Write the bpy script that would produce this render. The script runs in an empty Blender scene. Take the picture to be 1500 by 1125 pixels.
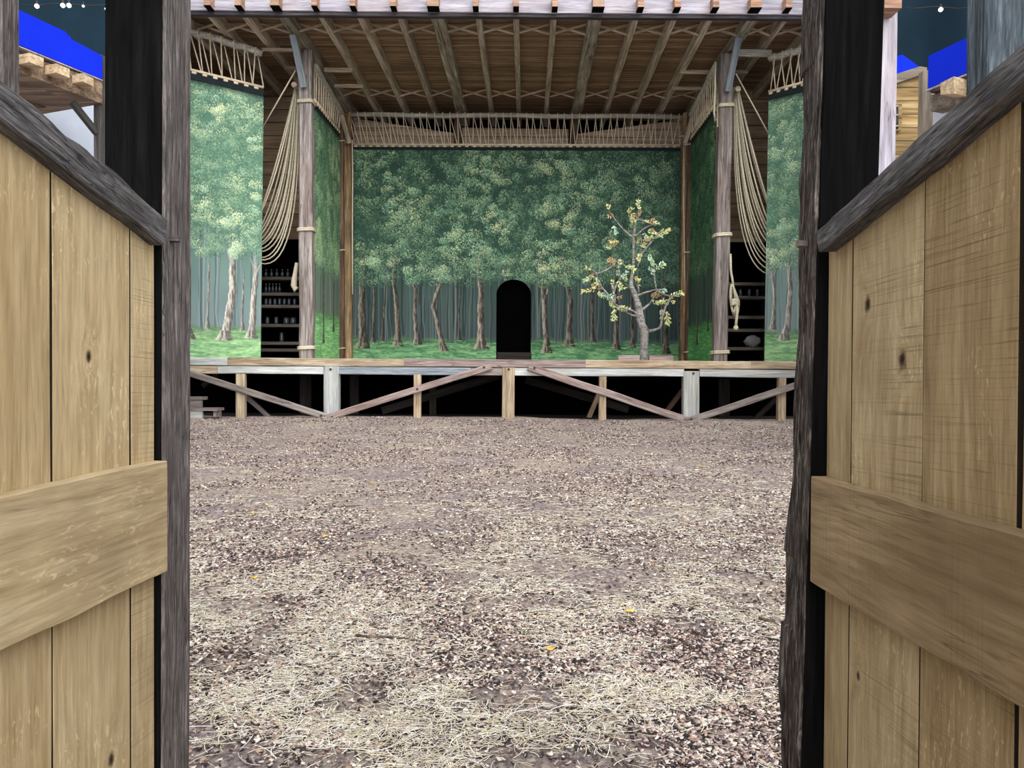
import bpy, math, random
import numpy as np
from mathutils import Vector, Matrix

random.seed(7)
RNG = np.random.default_rng(11)
SC = bpy.context.scene
COL = SC.collection

# ------------------------------------------------------------------ camera, world, light, exposure
F = 1125.0
EYE = 1.35
PITCH = math.atan(17.5 / F)
ROLL = math.radians(0.35)
cam_d = bpy.data.cameras.new('camera')
cam_d.sensor_width = 36.0
cam_d.lens = 36.0 * F / 1500.0
cam_d.clip_start = 0.05
cam_d.clip_end = 300
cam = bpy.data.objects.new('camera', cam_d)
COL.objects.link(cam)
CR = (Matrix.Rotation(math.pi / 2 - PITCH, 3, 'X') @ Matrix.Rotation(ROLL, 3, 'Z'))
cam.matrix_world = Matrix.Translation((0, 0, EYE)) @ CR.to_4x4()
SC.camera = cam

world = bpy.data.worlds.new('sky')
SC.world = world
world.use_nodes = True
wn = world.node_tree
wn.nodes.clear()
w_out = wn.nodes.new('ShaderNodeOutputWorld')
w_bg = wn.nodes.new('ShaderNodeBackground')
w_tc = wn.nodes.new('ShaderNodeTexCoord')
w_sep = wn.nodes.new('ShaderNodeSeparateXYZ')
w_rmp = wn.nodes.new('ShaderNodeValToRGB')
w_rmp.color_ramp.elements[0].position = 0.45
w_rmp.color_ramp.elements[0].color = (0.78, 0.79, 0.81, 1)
w_rmp.color_ramp.elements[1].position = 1.0
w_rmp.color_ramp.elements[1].color = (0.97, 0.98, 1.02, 1)
w_ma = wn.nodes.new('ShaderNodeMath')
w_ma.operation = 'MULTIPLY_ADD'
w_ma.inputs[1].default_value = 0.5
w_ma.inputs[2].default_value = 0.5
wn.links.new(w_tc.outputs['Generated'], w_sep.inputs[0])
wn.links.new(w_sep.outputs[2], w_ma.inputs[0])
wn.links.new(w_ma.outputs[0], w_rmp.inputs[0])
wn.links.new(w_rmp.outputs[0], w_bg.inputs[0])
w_bg.inputs[1].default_value = 1.15
wn.links.new(w_bg.outputs[0], w_out.inputs[0])

sun_d = bpy.data.lights.new('overcast_sun', 'SUN')
sun_d.energy = 3.0
sun_d.angle = math.radians(65)
sun_d.color = (1.0, 0.98, 0.95)
sun = bpy.data.objects.new('overcast_sun', sun_d)
COL.objects.link(sun)
SUN_DIR = Vector((-0.38, 1.0, -0.62)).normalized()      # the way the light travels
sun.rotation_euler = SUN_DIR.to_track_quat('-Z', 'Y').to_euler()
sun.location = (6, -6, 14)

SC.view_settings.view_transform = 'Standard'
SC.view_settings.look = 'None'
SC.view_settings.gamma = 1.0
SC.view_settings.exposure = 0.42
SC.view_settings.use_curve_mapping = False
SC.cycles.max_bounces = 6
SC.cycles.diffuse_bounces = 4

# ------------------------------------------------------------------ measuring: a photo pixel to a point of the place
CAMP = Vector((0, 0, EYE))
def ray(px, py):
    return CR @ Vector(((px - 750) / F, -(py - 562.5) / F, -1.0))
def P(px, py, Y):
    d = ray(px, py); return CAMP + d * (Y / d.y)
def PZ(px, py, z):
    d = ray(px, py); return CAMP + d * ((z - EYE) / d.z)
def PX(px, py, x):
    d = ray(px, py); return CAMP + d * (x / d.x)
def PP(px, py, p0, n):
    d = ray(px, py); return CAMP + d * ((p0 - CAMP).dot(n) / d.dot(n))

# ------------------------------------------------------------------ colours and materials
def lin(c):
    return c / 12.92 if c <= 0.04045 else ((c + 0.055) / 1.055) ** 2.4
def H(h):
    h = h.lstrip('#')
    return tuple(lin(int(h[i:i + 2], 16) / 255.0) for i in (0, 2, 4)) + (1.0,)
def new_mat(name, rough=0.8):
    m = bpy.data.materials.new(name)
    m.use_nodes = True
    b = m.node_tree.nodes['Principled BSDF']
    b.inputs['Roughness'].default_value = rough
    b.inputs['Specular IOR Level'].default_value = 0.25
    return m, m.node_tree, b
class NB:
    def __init__(s, nt): s.nt = nt
    def n(s, t, **k):
        o = s.nt.nodes.new(t)
        for a, v in k.items(): setattr(o, a, v)
        return o
    def l(s, a, b): s.nt.links.new(a, b)
    def math(s, op, a, b=None, c=None, clamp=False):
        o = s.n('ShaderNodeMath', operation=op); o.use_clamp = clamp
        for i, v in enumerate((a, b, c)):
            if v is None: continue
            if isinstance(v, (int, float)): o.inputs[i].default_value = v
            else: s.l(v, o.inputs[i])
        return o.outputs[0]
    def vmath(s, op, a, b=None, out=0):
        o = s.n('ShaderNodeVectorMath', operation=op)
        for i, v in enumerate((a, b)):
            if v is None: continue
            if isinstance(v, (tuple, list)): o.inputs[i].default_value = v
            else: s.l(v, o.inputs[i])
        return o.outputs[out]
    def noise(s, vec, scale, detail=5, rough=0.6, dist=0.0):
        o = s.n('ShaderNodeTexNoise')
        o.inputs['Scale'].default_value = scale; o.inputs['Detail'].default_value = detail
        o.inputs['Roughness'].default_value = rough; o.inputs['Distortion'].default_value = dist
        s.l(vec, o.inputs['Vector']); return o.outputs['Fac']
    def ramp(s, fac, stops):
        o = s.n('ShaderNodeValToRGB'); e = o.color_ramp.elements
        while len(e) < len(stops): e.new(0.5)
        for k, (p, c) in enumerate(stops):
            e[k].position = p; e[k].color = c if len(c) == 4 else (*c, 1)
        s.l(fac, o.inputs[0]); return o.outputs[0]
    def mix(s, fac, a, b, blend='MIX'):
        o = s.n('ShaderNodeMix', data_type='RGBA', blend_type=blend)
        for k, v in ((0, fac), (6, a), (7, b)):
            if isinstance(v, (int, float)): o.inputs[k].default_value = v
            elif isinstance(v, tuple): o.inputs[k].default_value = v
            else: s.l(v, o.inputs[k])
        return o.outputs[2]
    def bump(s, h, strength, dist, bsdf):
        o = s.n('ShaderNodeBump'); o.inputs['Strength'].default_value = strength
        o.inputs['Distance'].default_value = dist
        s.l(h, o.inputs['Height']); s.l(o.outputs[0], bsdf.inputs['Normal'])
W1 = (1, 1, 1, 1); K0 = (0, 0, 0, 1)

def wood(name, dark, mid, light, g=40.0, crack=0.0, saw=0.0, knots=(), blotch=None, bump=0.5, bd=0.002, var=0.12, rough=0.8, line=0.35, seams=None, fleck=0.0):
    """sawn or weathered timber; the grain runs along the object's local X."""
    m, nt, b = new_mat(name, rough); q = NB(nt)
    tc = q.n('ShaderNodeTexCoord').outputs['Object']
    oi = q.n('ShaderNodeObjectInfo').outputs['Random']
    rnd = q.math('MULTIPLY', oi, 37.0)
    comb = q.n('ShaderNodeCombineXYZ'); q.l(rnd, comb.inputs[0]); q.l(rnd, comb.inputs[1]); q.l(rnd, comb.inputs[2])
    base = q.vmath('ADD', tc, comb.outputs[0])
    # bend the grain a little, and round the knots
    wob = q.n('ShaderNodeTexNoise'); wob.inputs['Scale'].default_value = g * 0.05; wob.inputs['Detail'].default_value = 2
    q.l(q.vmath('MULTIPLY', base, (0.35, 1, 1)), wob.inputs['Vector'])
    wv = q.vmath('MULTIPLY', q.vmath('SUBTRACT', wob.outputs['Color'], (0.5, 0.5, 0.5)), (0, 2.2 / g, 2.2 / g))
    gv = q.vmath('ADD', base, wv)
    kd = None
    for (kx, ky, kr) in knots:
        dv = q.vmath('SUBTRACT', tc, (kx, ky, 0.0))
        dv = q.vmath('MULTIPLY', dv, (0.62, 1, 0))
        ln = q.vmath('LENGTH', dv, out=1)
        k = q.math('DIVIDE', ln, kr)
        kd = k if kd is None else q.math('MINIMUM', kd, k)
    if kd is not None:
        infl = q.math('POWER', 2.718, q.math('MULTIPLY', kd, -0.55))
        off = q.n('ShaderNodeCombineXYZ'); q.l(q.math('MULTIPLY', infl, 0.05), off.inputs[1]); q.l(q.math('MULTIPLY', infl, 0.05), off.inputs[2])
        gv = q.vmath('ADD', gv, off.outputs[0])
    n1 = q.noise(q.vmath('MULTIPLY', gv, (0.07 * g, g, g)), 1.0, 5, 0.62, 0.4)
    n2 = q.noise(q.vmath('MULTIPLY', gv, (0.30 * g, 7 * g, 7 * g)), 1.0, 3, 0.6)
    n3 = q.noise(base, 0.06 * g, 3, 0.6)
    n4 = q.noise(q.vmath('MULTIPLY', gv, (0.16 * g, 2.7 * g, 2.7 * g)), 1.0, 4, 0.65)
    col = q.ramp(n1, [(0.30, dark), (0.5, mid), (0.70, light)])
    fl = q.ramp(n2, [(0.30, (1 - line,) * 3), (0.62, (1, 1, 1))])
    col = q.mix(1.0, col, fl, 'MULTIPLY')
    col = q.mix(1.0, col, q.ramp(n4, [(0.34, (1 - line * 1.1,) * 3), (0.55, (1, 1, 1)), (0.72, (1.12, 1.12, 1.12))]), 'MULTIPLY')
    hgt = q.math('ADD', n1, q.math('MULTIPLY', n2, 0.6))
    if fleck > 0:
        nf = q.noise(q.vmath('MULTIPLY', base, (38, 120, 120)), 1.0, 2, 0.5, 0.8)
        gf_ = q.ramp(q.noise(base, 4.5, 2), [(0.50, K0), (0.62, W1)])
        col = q.mix(q.math('MULTIPLY', q.math('MULTIPLY', q.ramp(nf, [(0.60, K0), (0.66, W1)]), gf_), fleck), col, tuple(min(1, c * 1.35) for c in light[:3]) + (1,))
    if blotch is not None:
        bc, amt = blotch
        col = q.mix(q.math('MULTIPLY', q.ramp(n3, [(0.42, K0), (0.68, W1)]), amt), col, bc)
    if saw > 0:
        sx = q.n('ShaderNodeSeparateXYZ'); q.l(base, sx.inputs[0])
        arc = q.math('ADD', sx.outputs[0], q.math('MULTIPLY', sx.outputs[1], 0.035))
        cs = q.n('ShaderNodeCombineXYZ'); q.l(q.math('MULTIPLY', arc, saw), cs.inputs[0]); q.l(q.math('MULTIPLY', sx.outputs[1], 2.2), cs.inputs[1])
        ns = q.noise(cs.outputs[0], 1.0, 3, 0.7, 0.0)
        gate = q.ramp(q.noise(base, 5.0, 3), [(0.40, K0), (0.6, W1)])
        ls = q.ramp(ns, [(0.36, W1), (0.46, K0)])
        fs = q.math('MULTIPLY', ls, q.math('MULTIPLY_ADD', gate, 0.5, 0.10))
        col = q.mix(fs, col, tuple(c * 0.35 for c in dark[:3]) + (1,))
        hgt = q.math('SUBTRACT', hgt, q.math('MULTIPLY', ls, 0.3))
    if crack > 0:
        nc = q.noise(q.vmath('MULTIPLY', gv, (0.045 * g, 1.1 * g, 1.1 * g)), 1.0, 2, 0.5, 0.3)
        cr = q.ramp(q.math('ABSOLUTE', q.math('SUBTRACT', nc, 0.5)), [(0.0, W1), (0.022, K0)])
        gate = q.ramp(q.noise(base, 0.09 * g, 2), [(0.45, K0), (0.6, W1)])
        cf = q.math('MULTIPLY', q.math('MULTIPLY', cr, gate), crack)
        col = q.mix(cf, col, tuple(c * 0.22 for c in dark[:3]) + (1,))
        hgt = q.math('SUBTRACT', hgt, q.math('MULTIPLY', cf, 1.5))
    if kd is not None:
        wob2 = q.math('ADD', kd, q.math('MULTIPLY_ADD', q.noise(base, 60, 2), 0.9, -0.45))
        kf = q.ramp(wob2, [(0.45, W1), (1.0, K0)])
        kc = q.ramp(wob2, [(0.10, (0.010, 0.007, 0.005)), (0.5, (0.10, 0.06, 0.035)), (0.85, (0.035, 0.022, 0.014))])
        col = q.mix(kf, col, kc)
        halo = q.math('MULTIPLY', q.ramp(kd, [(0.8, W1), (1.0, K0)]), 0.25)
    if seams:
        ax, wdt = seams
        sp = q.n('ShaderNodeSeparateXYZ'); q.l(tc, sp.inputs[0])
        t = q.math('DIVIDE', sp.outputs[ax], wdt)
        fr = q.math('FRACT', t)
        ed = q.math('MINIMUM', fr, q.math('SUBTRACT', 1.0, fr))
        sf = q.ramp(ed, [(0.0, W1), (0.06, K0)])
        wn_ = q.n('ShaderNodeTexWhiteNoise', noise_dimensions='1D'); q.l(q.math('FLOOR', t), wn_.inputs['W'])
        vv = q.math('MULTIPLY_ADD', wn_.outputs[0], 0.45, 0.72)
        cb = q.n('ShaderNodeCombineColor'); [q.l(vv, cb.inputs[i]) for i in range(3)]
        col = q.mix(1.0, col, cb.outputs[0], 'MULTIPLY')
        col = q.mix(q.math('MULTIPLY', sf, 0.85), col, (0.012, 0.009, 0.007, 1))
        hgt = q.math('SUBTRACT', hgt, q.math('MULTIPLY', sf, 2.0))
    hsv = q.n('ShaderNodeHueSaturation')
    q.l(q.math('MULTIPLY_ADD', oi, 2 * var, 1 - var), hsv.inputs['Value'])
    q.l(col, hsv.inputs['Color'])
    q.l(hsv.outputs[0], b.inputs['Base Color'])
    q.bump(hgt, bump, bd, b)
    return m

def plain(name, c, rough=0.8, nscale=0, amt=0.2, bump=0.0, bd=0.01):
    m, nt, b = new_mat(name, rough); q = NB(nt)
    tc = q.n('ShaderNodeTexCoord').outputs['Object']
    n = q.noise(tc, nscale or 5, 4)
    col = q.ramp(n, [(0.3, tuple(v * (1 - amt) for v in c[:3])), (0.7, tuple(min(1, v * (1 + amt)) for v in c[:3]))])
    q.l(col, b.inputs['Base Color'])
    if bump: q.bump(n, bump, bd, b)
    return m

def attr_mat(name, rough=0.9, weave=0.0, gain=1.0):
    m, nt, b = new_mat(name, rough); q = NB(nt)
    a = q.n('ShaderNodeAttribute', attribute_name='Paint')
    col = a.outputs['Color']
    if gain != 1.0: col = q.mix(1.0, col, (gain, gain, gain, 1), 'MULTIPLY')
    q.l(col, b.inputs['Base Color'])
    if weave:
        tc = q.n('ShaderNodeTexCoord').outputs['Object']
        q.bump(q.noise(tc, weave, 3), 0.25, 0.004, b)
    return m

# oak boards of the partitions by the camera
M = {}
M['oak'] = wood('oak_board', H('8a7048'), H('b3945f'), H('c9ac78'), g=34, saw=0, line=0.22, blotch=(H('8a6d45'), 0.35), bump=0.35, bd=0.0012, var=0.05)
M['weathered'] = wood('weathered_grey_oak', H('3a3635'), H('7b7473'), H('aaa3a2'), g=120, crack=0.9, blotch=(H('504a48'), 0.5), bump=0.9, bd=0.003, var=0.05, line=0.5)
M['weathered_dark'] = wood('dark_grey_oak_rail', H('2f2e2f'), H('6b696b'), H('989699'), g=120, crack=0.9, blotch=(H('413e3d'), 0.6), bump=0.9, bd=0.002, var=0.05, line=0.5)
M['rotten'] = wood('rough_split_oak', H('191413'), H('6b605a'), H('cdc3b9'), g=100, crack=1.0, blotch=(H('2e2520'), 0.6), bump=1.0, bd=0.008, var=0.03, line=0.8)
M['seam_shade'] = plain('plank_seam_shade', H('2b221a'), 0.95, 30)  # dark plank sides: the shade in the gaps is put into colour
M['shade_black'] = wood('painted_shade_black', H('09090a'), H('111112'), H('1b1a1a'), g=40, bump=0.3, bd=0.001, var=0.0, line=0.2)  # near-black standing in for shade on post faces and under rafter tails
M['shade_black'].node_tree.nodes['Principled BSDF'].inputs['Specular IOR Level'].default_value = 0.03
M['blue_grey'] = wood('blue_grey_timber', H('2f373d'), H('4f5b65'), H('75828d'), g=90, crack=0.4, bump=0.6, bd=0.002, var=0.05, line=0.45)
# far timbers: coarser grain
M['tan'] = wood('tan_stage_timber', H('8f7c66'), H('bba98e'), H('d9cab0'), g=9, crack=0.7, blotch=(H('7a5a40'), 0.45), bump=0.5, bd=0.02, line=0.3)
M['mauve'] = wood('mauve_brown_timber', H('7a665f'), H('a3928c'), H('c4b5b0'), g=9, crack=0.8, blotch=(H('7b5f55'), 0.4), bump=0.5, bd=0.02, line=0.35)
M['pale'] = wood('pale_limed_timber', H('8c9090'), H('b7bbba'), H('d6d8d4'), g=9, crack=0.4, blotch=(H('a59a86'), 0.35), bump=0.4, bd=0.02, line=0.2)
M['silver'] = wood('silver_grey_brace', H('6a625d'), H('948b86'), H('b9b1ac'), g=9, crack=0.8, blotch=(H('6d5c55'), 0.4), bump=0.5, bd=0.02, line=0.35)
M['pillar'] = wood('stage_pillar_timber', H('5c524e'), H('948b87'), H('c4bcb8'), g=8, crack=1.0, blotch=(H('6d5145'), 0.35), bump=0.6, bd=0.02, line=0.35)
M['brown_post'] = wood('brown_post_timber', H('4a372d'), H('715a4a'), H('977c66'), g=9, crack=0.5, bump=0.4, bd=0.02, line=0.35)
M['gold_post'] = wood('golden_post_timber', H('6f553d'), H('a88c66'), H('cdb48e'), g=9, crack=0.5, blotch=(H('3f342f'), 0.6), bump=0.4, bd=0.02, line=0.35)
M['rafter'] = wood('grey_brown_rafter', H('93836f'), H('c4b39f'), H('e6d8c6'), g=10, crack=0.3, bump=0.4, bd=0.02, var=0.15)
M['beam_rough'] = wood('rough_waney_beam', H('756c5f'), H('b0a594'), H('d8cebd'), g=8, crack=0.9, blotch=(H('5d513f'), 0.5), bump=0.8, bd=0.03)
M['strut'] = wood('fresh_strut', H('ab967e'), H('cdb9a1'), H('e6d6c2'), g=14, bump=0.2, bd=0.01)
M['soffit'] = wood('canopy_ceiling_boards', H('866b55'), H('a88a70'), H('c4a78c'), g=7, bump=0.5, bd=0.02, seams=(1, 0.17), line=0.3, var=0)
M['fascia'] = wood('limewashed_fascia', H('85808c'), H('aeaab6'), H('c9c6d0'), g=10, crack=0.5, blotch=(H('b79f8c'), 0.25), bump=0.3, bd=0.01, var=0.0, line=0.2)
M['fascia_edge'] = wood('dark_drip_edge', H('2e2a2c'), H('474246'), H('5c565a'), g=10)
M['tail'] = wood('orange_rafter_tail', H('94705c'), H('b58f78'), H('d2b8a4'), g=12, var=0.15)
M['plank_wall'] = wood('brown_plank_wall', H('a1866d'), H('c8ac90'), H('e0c8ae'), g=5, blotch=(H('5a3e2c'), 0.5), bump=0.5, bd=0.03, seams=(2, 0.46), line=0.25, var=0.0)
M['plank_wall2'] = wood('dark_side_boards', H('6a5a4c'), H('8a7665'), H('a08c7a'), g=5, seams=(2, 0.4), var=0)
M['back_panel'] = wood('pale_brown_back_wall', H('b39a85'), H('d3bba5'), H('e6d2be'), g=5, bump=0.4, bd=0.03, seams=(2, 0.30), line=0.25, var=0.06)
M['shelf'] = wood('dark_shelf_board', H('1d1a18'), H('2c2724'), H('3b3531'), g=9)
M['yellow_board'] = wood('yellow_gallery_boards', H('9b7c4c'), H('c2a470'), H('d9be8c'), g=7, seams=(2, 0.21), bump=0.4, bd=0.02, var=0.0)
M['joist'] = wood('fresh_sawn_joist', H('b49875'), H('d5bc98'), H('ead7b8'), g=12)
M['gallery_beam'] = wood('brown_gallery_beam', H('4e3f33'), H('87715d'), H('b39b82'), g=8, crack=0.7)
M['gallery_post'] = wood('dark_gallery_post', H('2e2c2b'), H('4a4845'), H('67635f'), g=8)
M['gallery_grey'] = wood('grey_gallery_timber', H('6b6155'), H('8d8274'), H('aca190'), g=8)
M['plaster'] = plain('white_plaster', H('b5bdcb'), 0.9, 2.0, 0.08, 0.2)
M['blue'] = plain('chroma_blue_board', (0.0, 0.02, 0.62, 1), 0.95, 2.0, 0.06)
M['drape'] = plain('dark_teal_drape', H('0f2634'), 0.95, 1.2, 0.2)
M['void_shade_black'] = plain('void_shade_black', (0.0012, 0.0012, 0.0016, 1), 1.0, 1.0, 0.2)  # near-black colour standing in for the shade in voids and openings
M['void_shade_black'].node_tree.nodes['Principled BSDF'].inputs['Specular IOR Level'].default_value = 0.0
M['rope'] = wood('hemp_rope', H('b0a68c'), H('ddd3b8'), H('f2ead4'), g=60, var=0.12, bump=0.5, bd=0.004)
M['cord'] = plain('pale_cord', H('dccdb4'), 0.9)
M['spar'] = wood('grey_spar', H('96948c'), H('c3c0b5'), H('dcd8cb'), g=12)
M['hem'] = plain('dark_green_hem', H('20282a'), 0.95, 3)
M['bolt'] = plain('iron_bolt', H('3c3634'), 0.6)
M['glass'] = plain('dark_jar_glass', H('333c43'), 0.12, 3)
M['glass'].node_tree.nodes['Principled BSDF'].inputs['Specular IOR Level'].default_value = 0.6
M['lid'] = plain('pale_jar_lid', H('3c4042'), 0.5, 3)
M['cloth_white'] = plain('white_cloth', H('8d8f92'), 0.9, 3)
M['soil_shade'] = plain('shaded_earth', H('2a2522'), 1.0, 3)  # earth under the stage, its shade put into a darker colour
bulb_m, _nt, _b = new_mat('lit_bulb', 0.4)
_b.inputs['Base Color'].default_value = (1, 1, 1, 1)
_b.inputs['Emission Color'].default_value = (1.0, 0.97, 0.9, 1)
_b.inputs['Emission Strength'].default_value = 1.6
M['bulb'] = bulb_m

# ------------------------------------------------------------------ noise in numpy (value noise, 3 octaves on demand)
_T = np.random.default_rng(3).random((64, 64, 64)).astype(np.float32)
def vnoise(x, y, z):
    x = np.asarray(x, float); y = np.asarray(y, float); z = np.asarray(z, float)
    x, y, z = np.broadcast_arrays(x, y, z)
    xi = np.floor(x).astype(int); yi = np.floor(y).astype(int); zi = np.floor(z).astype(int)
    fx = x - xi; fy = y - yi; fz = z - zi
    fx = fx * fx * (3 - 2 * fx); fy = fy * fy * (3 - 2 * fy); fz = fz * fz * (3 - 2 * fz)
    r = 0
    for dx in (0, 1):
        for dy in (0, 1):
            for dz in (0, 1):
                w = (fx if dx else 1 - fx) * (fy if dy else 1 - fy) * (fz if dz else 1 - fz)
                r = r + w * _T[(xi + dx) & 63, (yi + dy) & 63, (zi + dz) & 63]
    return r * 2 - 1
def fnoise(x, y, z, o=3):
    r = 0; a = 1
    for k in range(o):
        r = r + a * vnoise(x * 2 ** k + 17 * k, y * 2 ** k, z * 2 ** k); a *= 0.5
    return r

# ------------------------------------------------------------------ builders
WM = {}
def link(name, me, mat, parent=None, M4=None, smooth=False):
    o = bpy.data.objects.new(name, me)
    COL.objects.link(o)
    if mat is not None: me.materials.append(mat)
    M4 = M4 or Matrix.Identity(4)
    WM[o] = M4
    if parent is not None:
        o.parent = parent
        o.matrix_basis = WM[parent].inverted() @ M4
    else:
        o.matrix_basis = M4
    if smooth:
        me.shade_smooth()
    return o
def mesh(name, v, f, mat, parent=None, M4=None, smooth=False):
    me = bpy.data.meshes.new(name)
    me.from_pydata([tuple(p) for p in v], [], [tuple(q) for q in f])
    me.update()
    return link(name, me, mat, parent, M4, smooth)
def grid_mesh(name, V, nu, nv, mat, parent=None, M4=None, colors=None, keep=None, smooth=True):
    """V: (nv, nu, 3) float array."""
    me = bpy.data.meshes.new(name)
    idx = np.arange(nu * nv).reshape(nv, nu)
    q = np.stack([idx[:-1, :-1], idx[:-1, 1:], idx[1:, 1:], idx[1:, :-1]], -1).reshape(-1, 4)
    if keep is not None: q = q[keep.reshape(-1)]
    me.vertices.add(nu * nv); me.vertices.foreach_set('co', V.reshape(-1).astype(np.float32))
    me.loops.add(q.size); me.loops.foreach_set('vertex_index', q.reshape(-1).astype(np.int32))
    me.polygons.add(len(q)); me.polygons.foreach_set('loop_start', np.arange(0, q.size, 4, dtype=np.int32))
    if colors is not None: set_colors(me, colors.reshape(-1, 3))
    me.update(calc_edges=True); me.validate()
    return link(name, me, mat, parent, M4, smooth)
def raw_mesh(name, V, Q, k, mat, colors=None, parent=None, smooth=False):
    me = bpy.data.meshes.new(name)
    me.vertices.add(len(V)); me.vertices.foreach_set('co', V.reshape(-1).astype(np.float32))
    me.loops.add(Q.size); me.loops.foreach_set('vertex_index', Q.reshape(-1).astype(np.int32))
    me.polygons.add(len(Q)); me.polygons.foreach_set('loop_start', np.arange(0, Q.size, k, dtype=np.int32))
    if colors is not None: set_colors(me, colors)
    me.update(calc_edges=True)
    return link(name, me, mat, parent, None, smooth)
def set_colors(me, c):
    at = me.color_attributes.new('Paint', 'FLOAT_COLOR', 'POINT')
    d = np.ones((len(c), 4), np.float32); d[:, :3] = c
    at.data.foreach_set('color', d.reshape(-1))
def tag(o, label=None, cat=None, group=None, kind=None):
    if label: o['label'] = label
    if cat: o['category'] = cat
    if group: o['group'] = group
    if kind: o['kind'] = kind
    return o
def thing(name, loc, label, cat, group=None):
    o = bpy.data.objects.new(name, None); COL.objects.link(o)
    o.empty_display_size = 0.2
    o.location = loc; WM[o] = Matrix.Translation(loc)
    return tag(o, label, cat, group)
def frame(a, b, ref):
    d = (b - a); L = d.length; d.normalize()
    r = Vector(ref); y = (r - d * r.dot(d)).normalized(); z = d.cross(y)
    m = Matrix((d, y, z)).transposed().to_4x4(); m.translation = a
    return m, L
_seed = [0]
def timber(name, a, b, w, h, mat, parent=None, ref=(0, 1, 0), seg=None, k=1, rough=0.004, ch=None, fn=None, taper=1.0, smooth=False):
    """squared timber from a to b, w along ref and h along the other way; chamfered, slightly uneven."""
    a = Vector(a); b = Vector(b)
    m, L = frame(a, b, ref)
    if seg is None: seg = max(2, min(14, int(L / 0.7)))
    ch = min(w, h) * 0.08 if ch is None else ch
    _seed[0] += 1; sd = _seed[0] * 3.71
    hw, hh = w / 2, h / 2
    prof = []
    def side(p, q):
        for i in range(k):
            t = i / k
            prof.append((p[0] + (q[0] - p[0]) * t, p[1] + (q[1] - p[1]) * t))
    c = [(-hw + ch, -hh), (hw - ch, -hh), (hw, -hh + ch), (hw, hh - ch), (hw - ch, hh), (-hw + ch, hh), (-hw, hh - ch), (-hw, -hh + ch)]
    for i in range(8):
        p, q = c[i], c[(i + 1) % 8]
        if i % 2 == 0: side(p, q)
        else: prof.append(p)
    prof = np.array(prof); n = len(prof)
    xs = np.linspace(0, L, seg + 1)
    X = np.repeat(xs[:, None], n, 1); Y = np.repeat(prof[None, :, 0], seg + 1, 0); Z = np.repeat(prof[None, :, 1], seg + 1, 0)
    tp = 1 + (taper - 1) * (X / L)
    Y = Y * tp; Z = Z * tp
    if rough:
        e = 0.5 / max(w, h)
        dy = fnoise(X * 1.3 + sd, Y * e + sd, Z * e); dz = fnoise(X * 1.3 + sd, Y * e, Z * e + sd + 9)
        Y = Y + dy * rough; Z = Z + dz * rough
    if fn: X, Y, Z = fn(X, Y, Z, L)
    V = np.stack([X, Y, Z], -1).reshape(-1, 3)
    F_ = []
    for s in range(seg):
        for i in range(n):
            j = (i + 1) % n
            F_.append((s * n + i, s * n + j, (s + 1) * n + j, (s + 1) * n + i))
    F_.append(tuple(range(n - 1, -1, -1))); F_.append(tuple(seg * n + i for i in range(n)))
    return mesh(name, V, F_, mat, parent, m, smooth)
def prism(name, pts, ext, mat, parent=None, origin=None, axes=None):
    """polygon (world points) pushed along ext; local frame = axes at origin."""
    pts = [Vector(p) for p in pts]; ext = Vector(ext)
    n = len(pts)
    m = Matrix.Identity(4) if axes is None else Matrix([Vector(x).normalized() for x in axes]).transposed().to_4x4()
    m.translation = Vector(origin) if origin is not None else pts[0]
    inv = m.inverted()
    v = [inv @ p for p in pts] + [inv @ (p + ext) for p in pts]
    nrm = (pts[1] - pts[0]).cross(pts[2] - pts[1])
    f = [tuple(range(n)), tuple(range(2 * n - 1, n - 1, -1))] + [(i, n + i, n + (i + 1) % n, (i + 1) % n) for i in range(n)]
    if nrm.dot(ext) > 0: f = [tuple(reversed(q)) for q in f]
    return mesh(name, v, f, mat, parent, m)
def box(name, lo, hi, mat, parent=None):
    lo = Vector(lo); hi = Vector(hi); c = (lo + hi) / 2
    return prism(name, [(lo.x, lo.y, lo.z), (hi.x, lo.y, lo.z), (hi.x, lo.y, hi.z), (lo.x, lo.y, hi.z)], (0, hi.y - lo.y, 0), mat, parent, origin=(c.x, c.y, lo.z))
def tube_data(pts, rad, seg=8, cap=True):
    pts = [Vector(p) for p in pts]; n = len(pts)
    if isinstance(rad, (int, float)): rad = [rad] * n
    V = []; Fc = []
    t0 = (pts[1] - pts[0]).normalized()
    up = Vector((0, 0, 1)) if abs(t0.z) < 0.9 else Vector((1, 0, 0))
    u = (up - t0 * up.dot(t0)).normalized()
    for i in range(n):
        t = (pts[min(i + 1, n - 1)] - pts[max(i - 1, 0)]).normalized()
        u = (u - t * u.dot(t)).normalized(); w = t.cross(u)
        for k in range(seg):
            a = 2 * math.pi * k / seg
            V.append(pts[i] + (u * math.cos(a) + w * math.sin(a)) * rad[i])
    for i in range(n - 1):
        for k in range(seg):
            j = (k + 1) % seg
            Fc.append((i * seg + k, i * seg + j, (i + 1) * seg + j, (i + 1) * seg + k))
    if cap:
        Fc.append(tuple(range(seg - 1, -1, -1))); Fc.append(tuple((n - 1) * seg + k for k in range(seg)))
    return V, Fc
class Bag:
    def __init__(s): s.v = []; s.f = []
    def add(s, v, f):
        o = len(s.v); s.v += list(v); s.f += [tuple(i + o for i in q) for q in f]
    def tube(s, pts, rad, seg=8): s.add(*tube_data(pts, rad, seg))
    def build(s, name, mat, parent=None, smooth=True):
        org = WM[parent].translation if parent is not None else (Vector(s.v[0]) if s.v else Vector())
        m = Matrix.Translation(org)
        return mesh(name, [Vector(p) - org for p in s.v], s.f, mat, parent, m, smooth)
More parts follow.
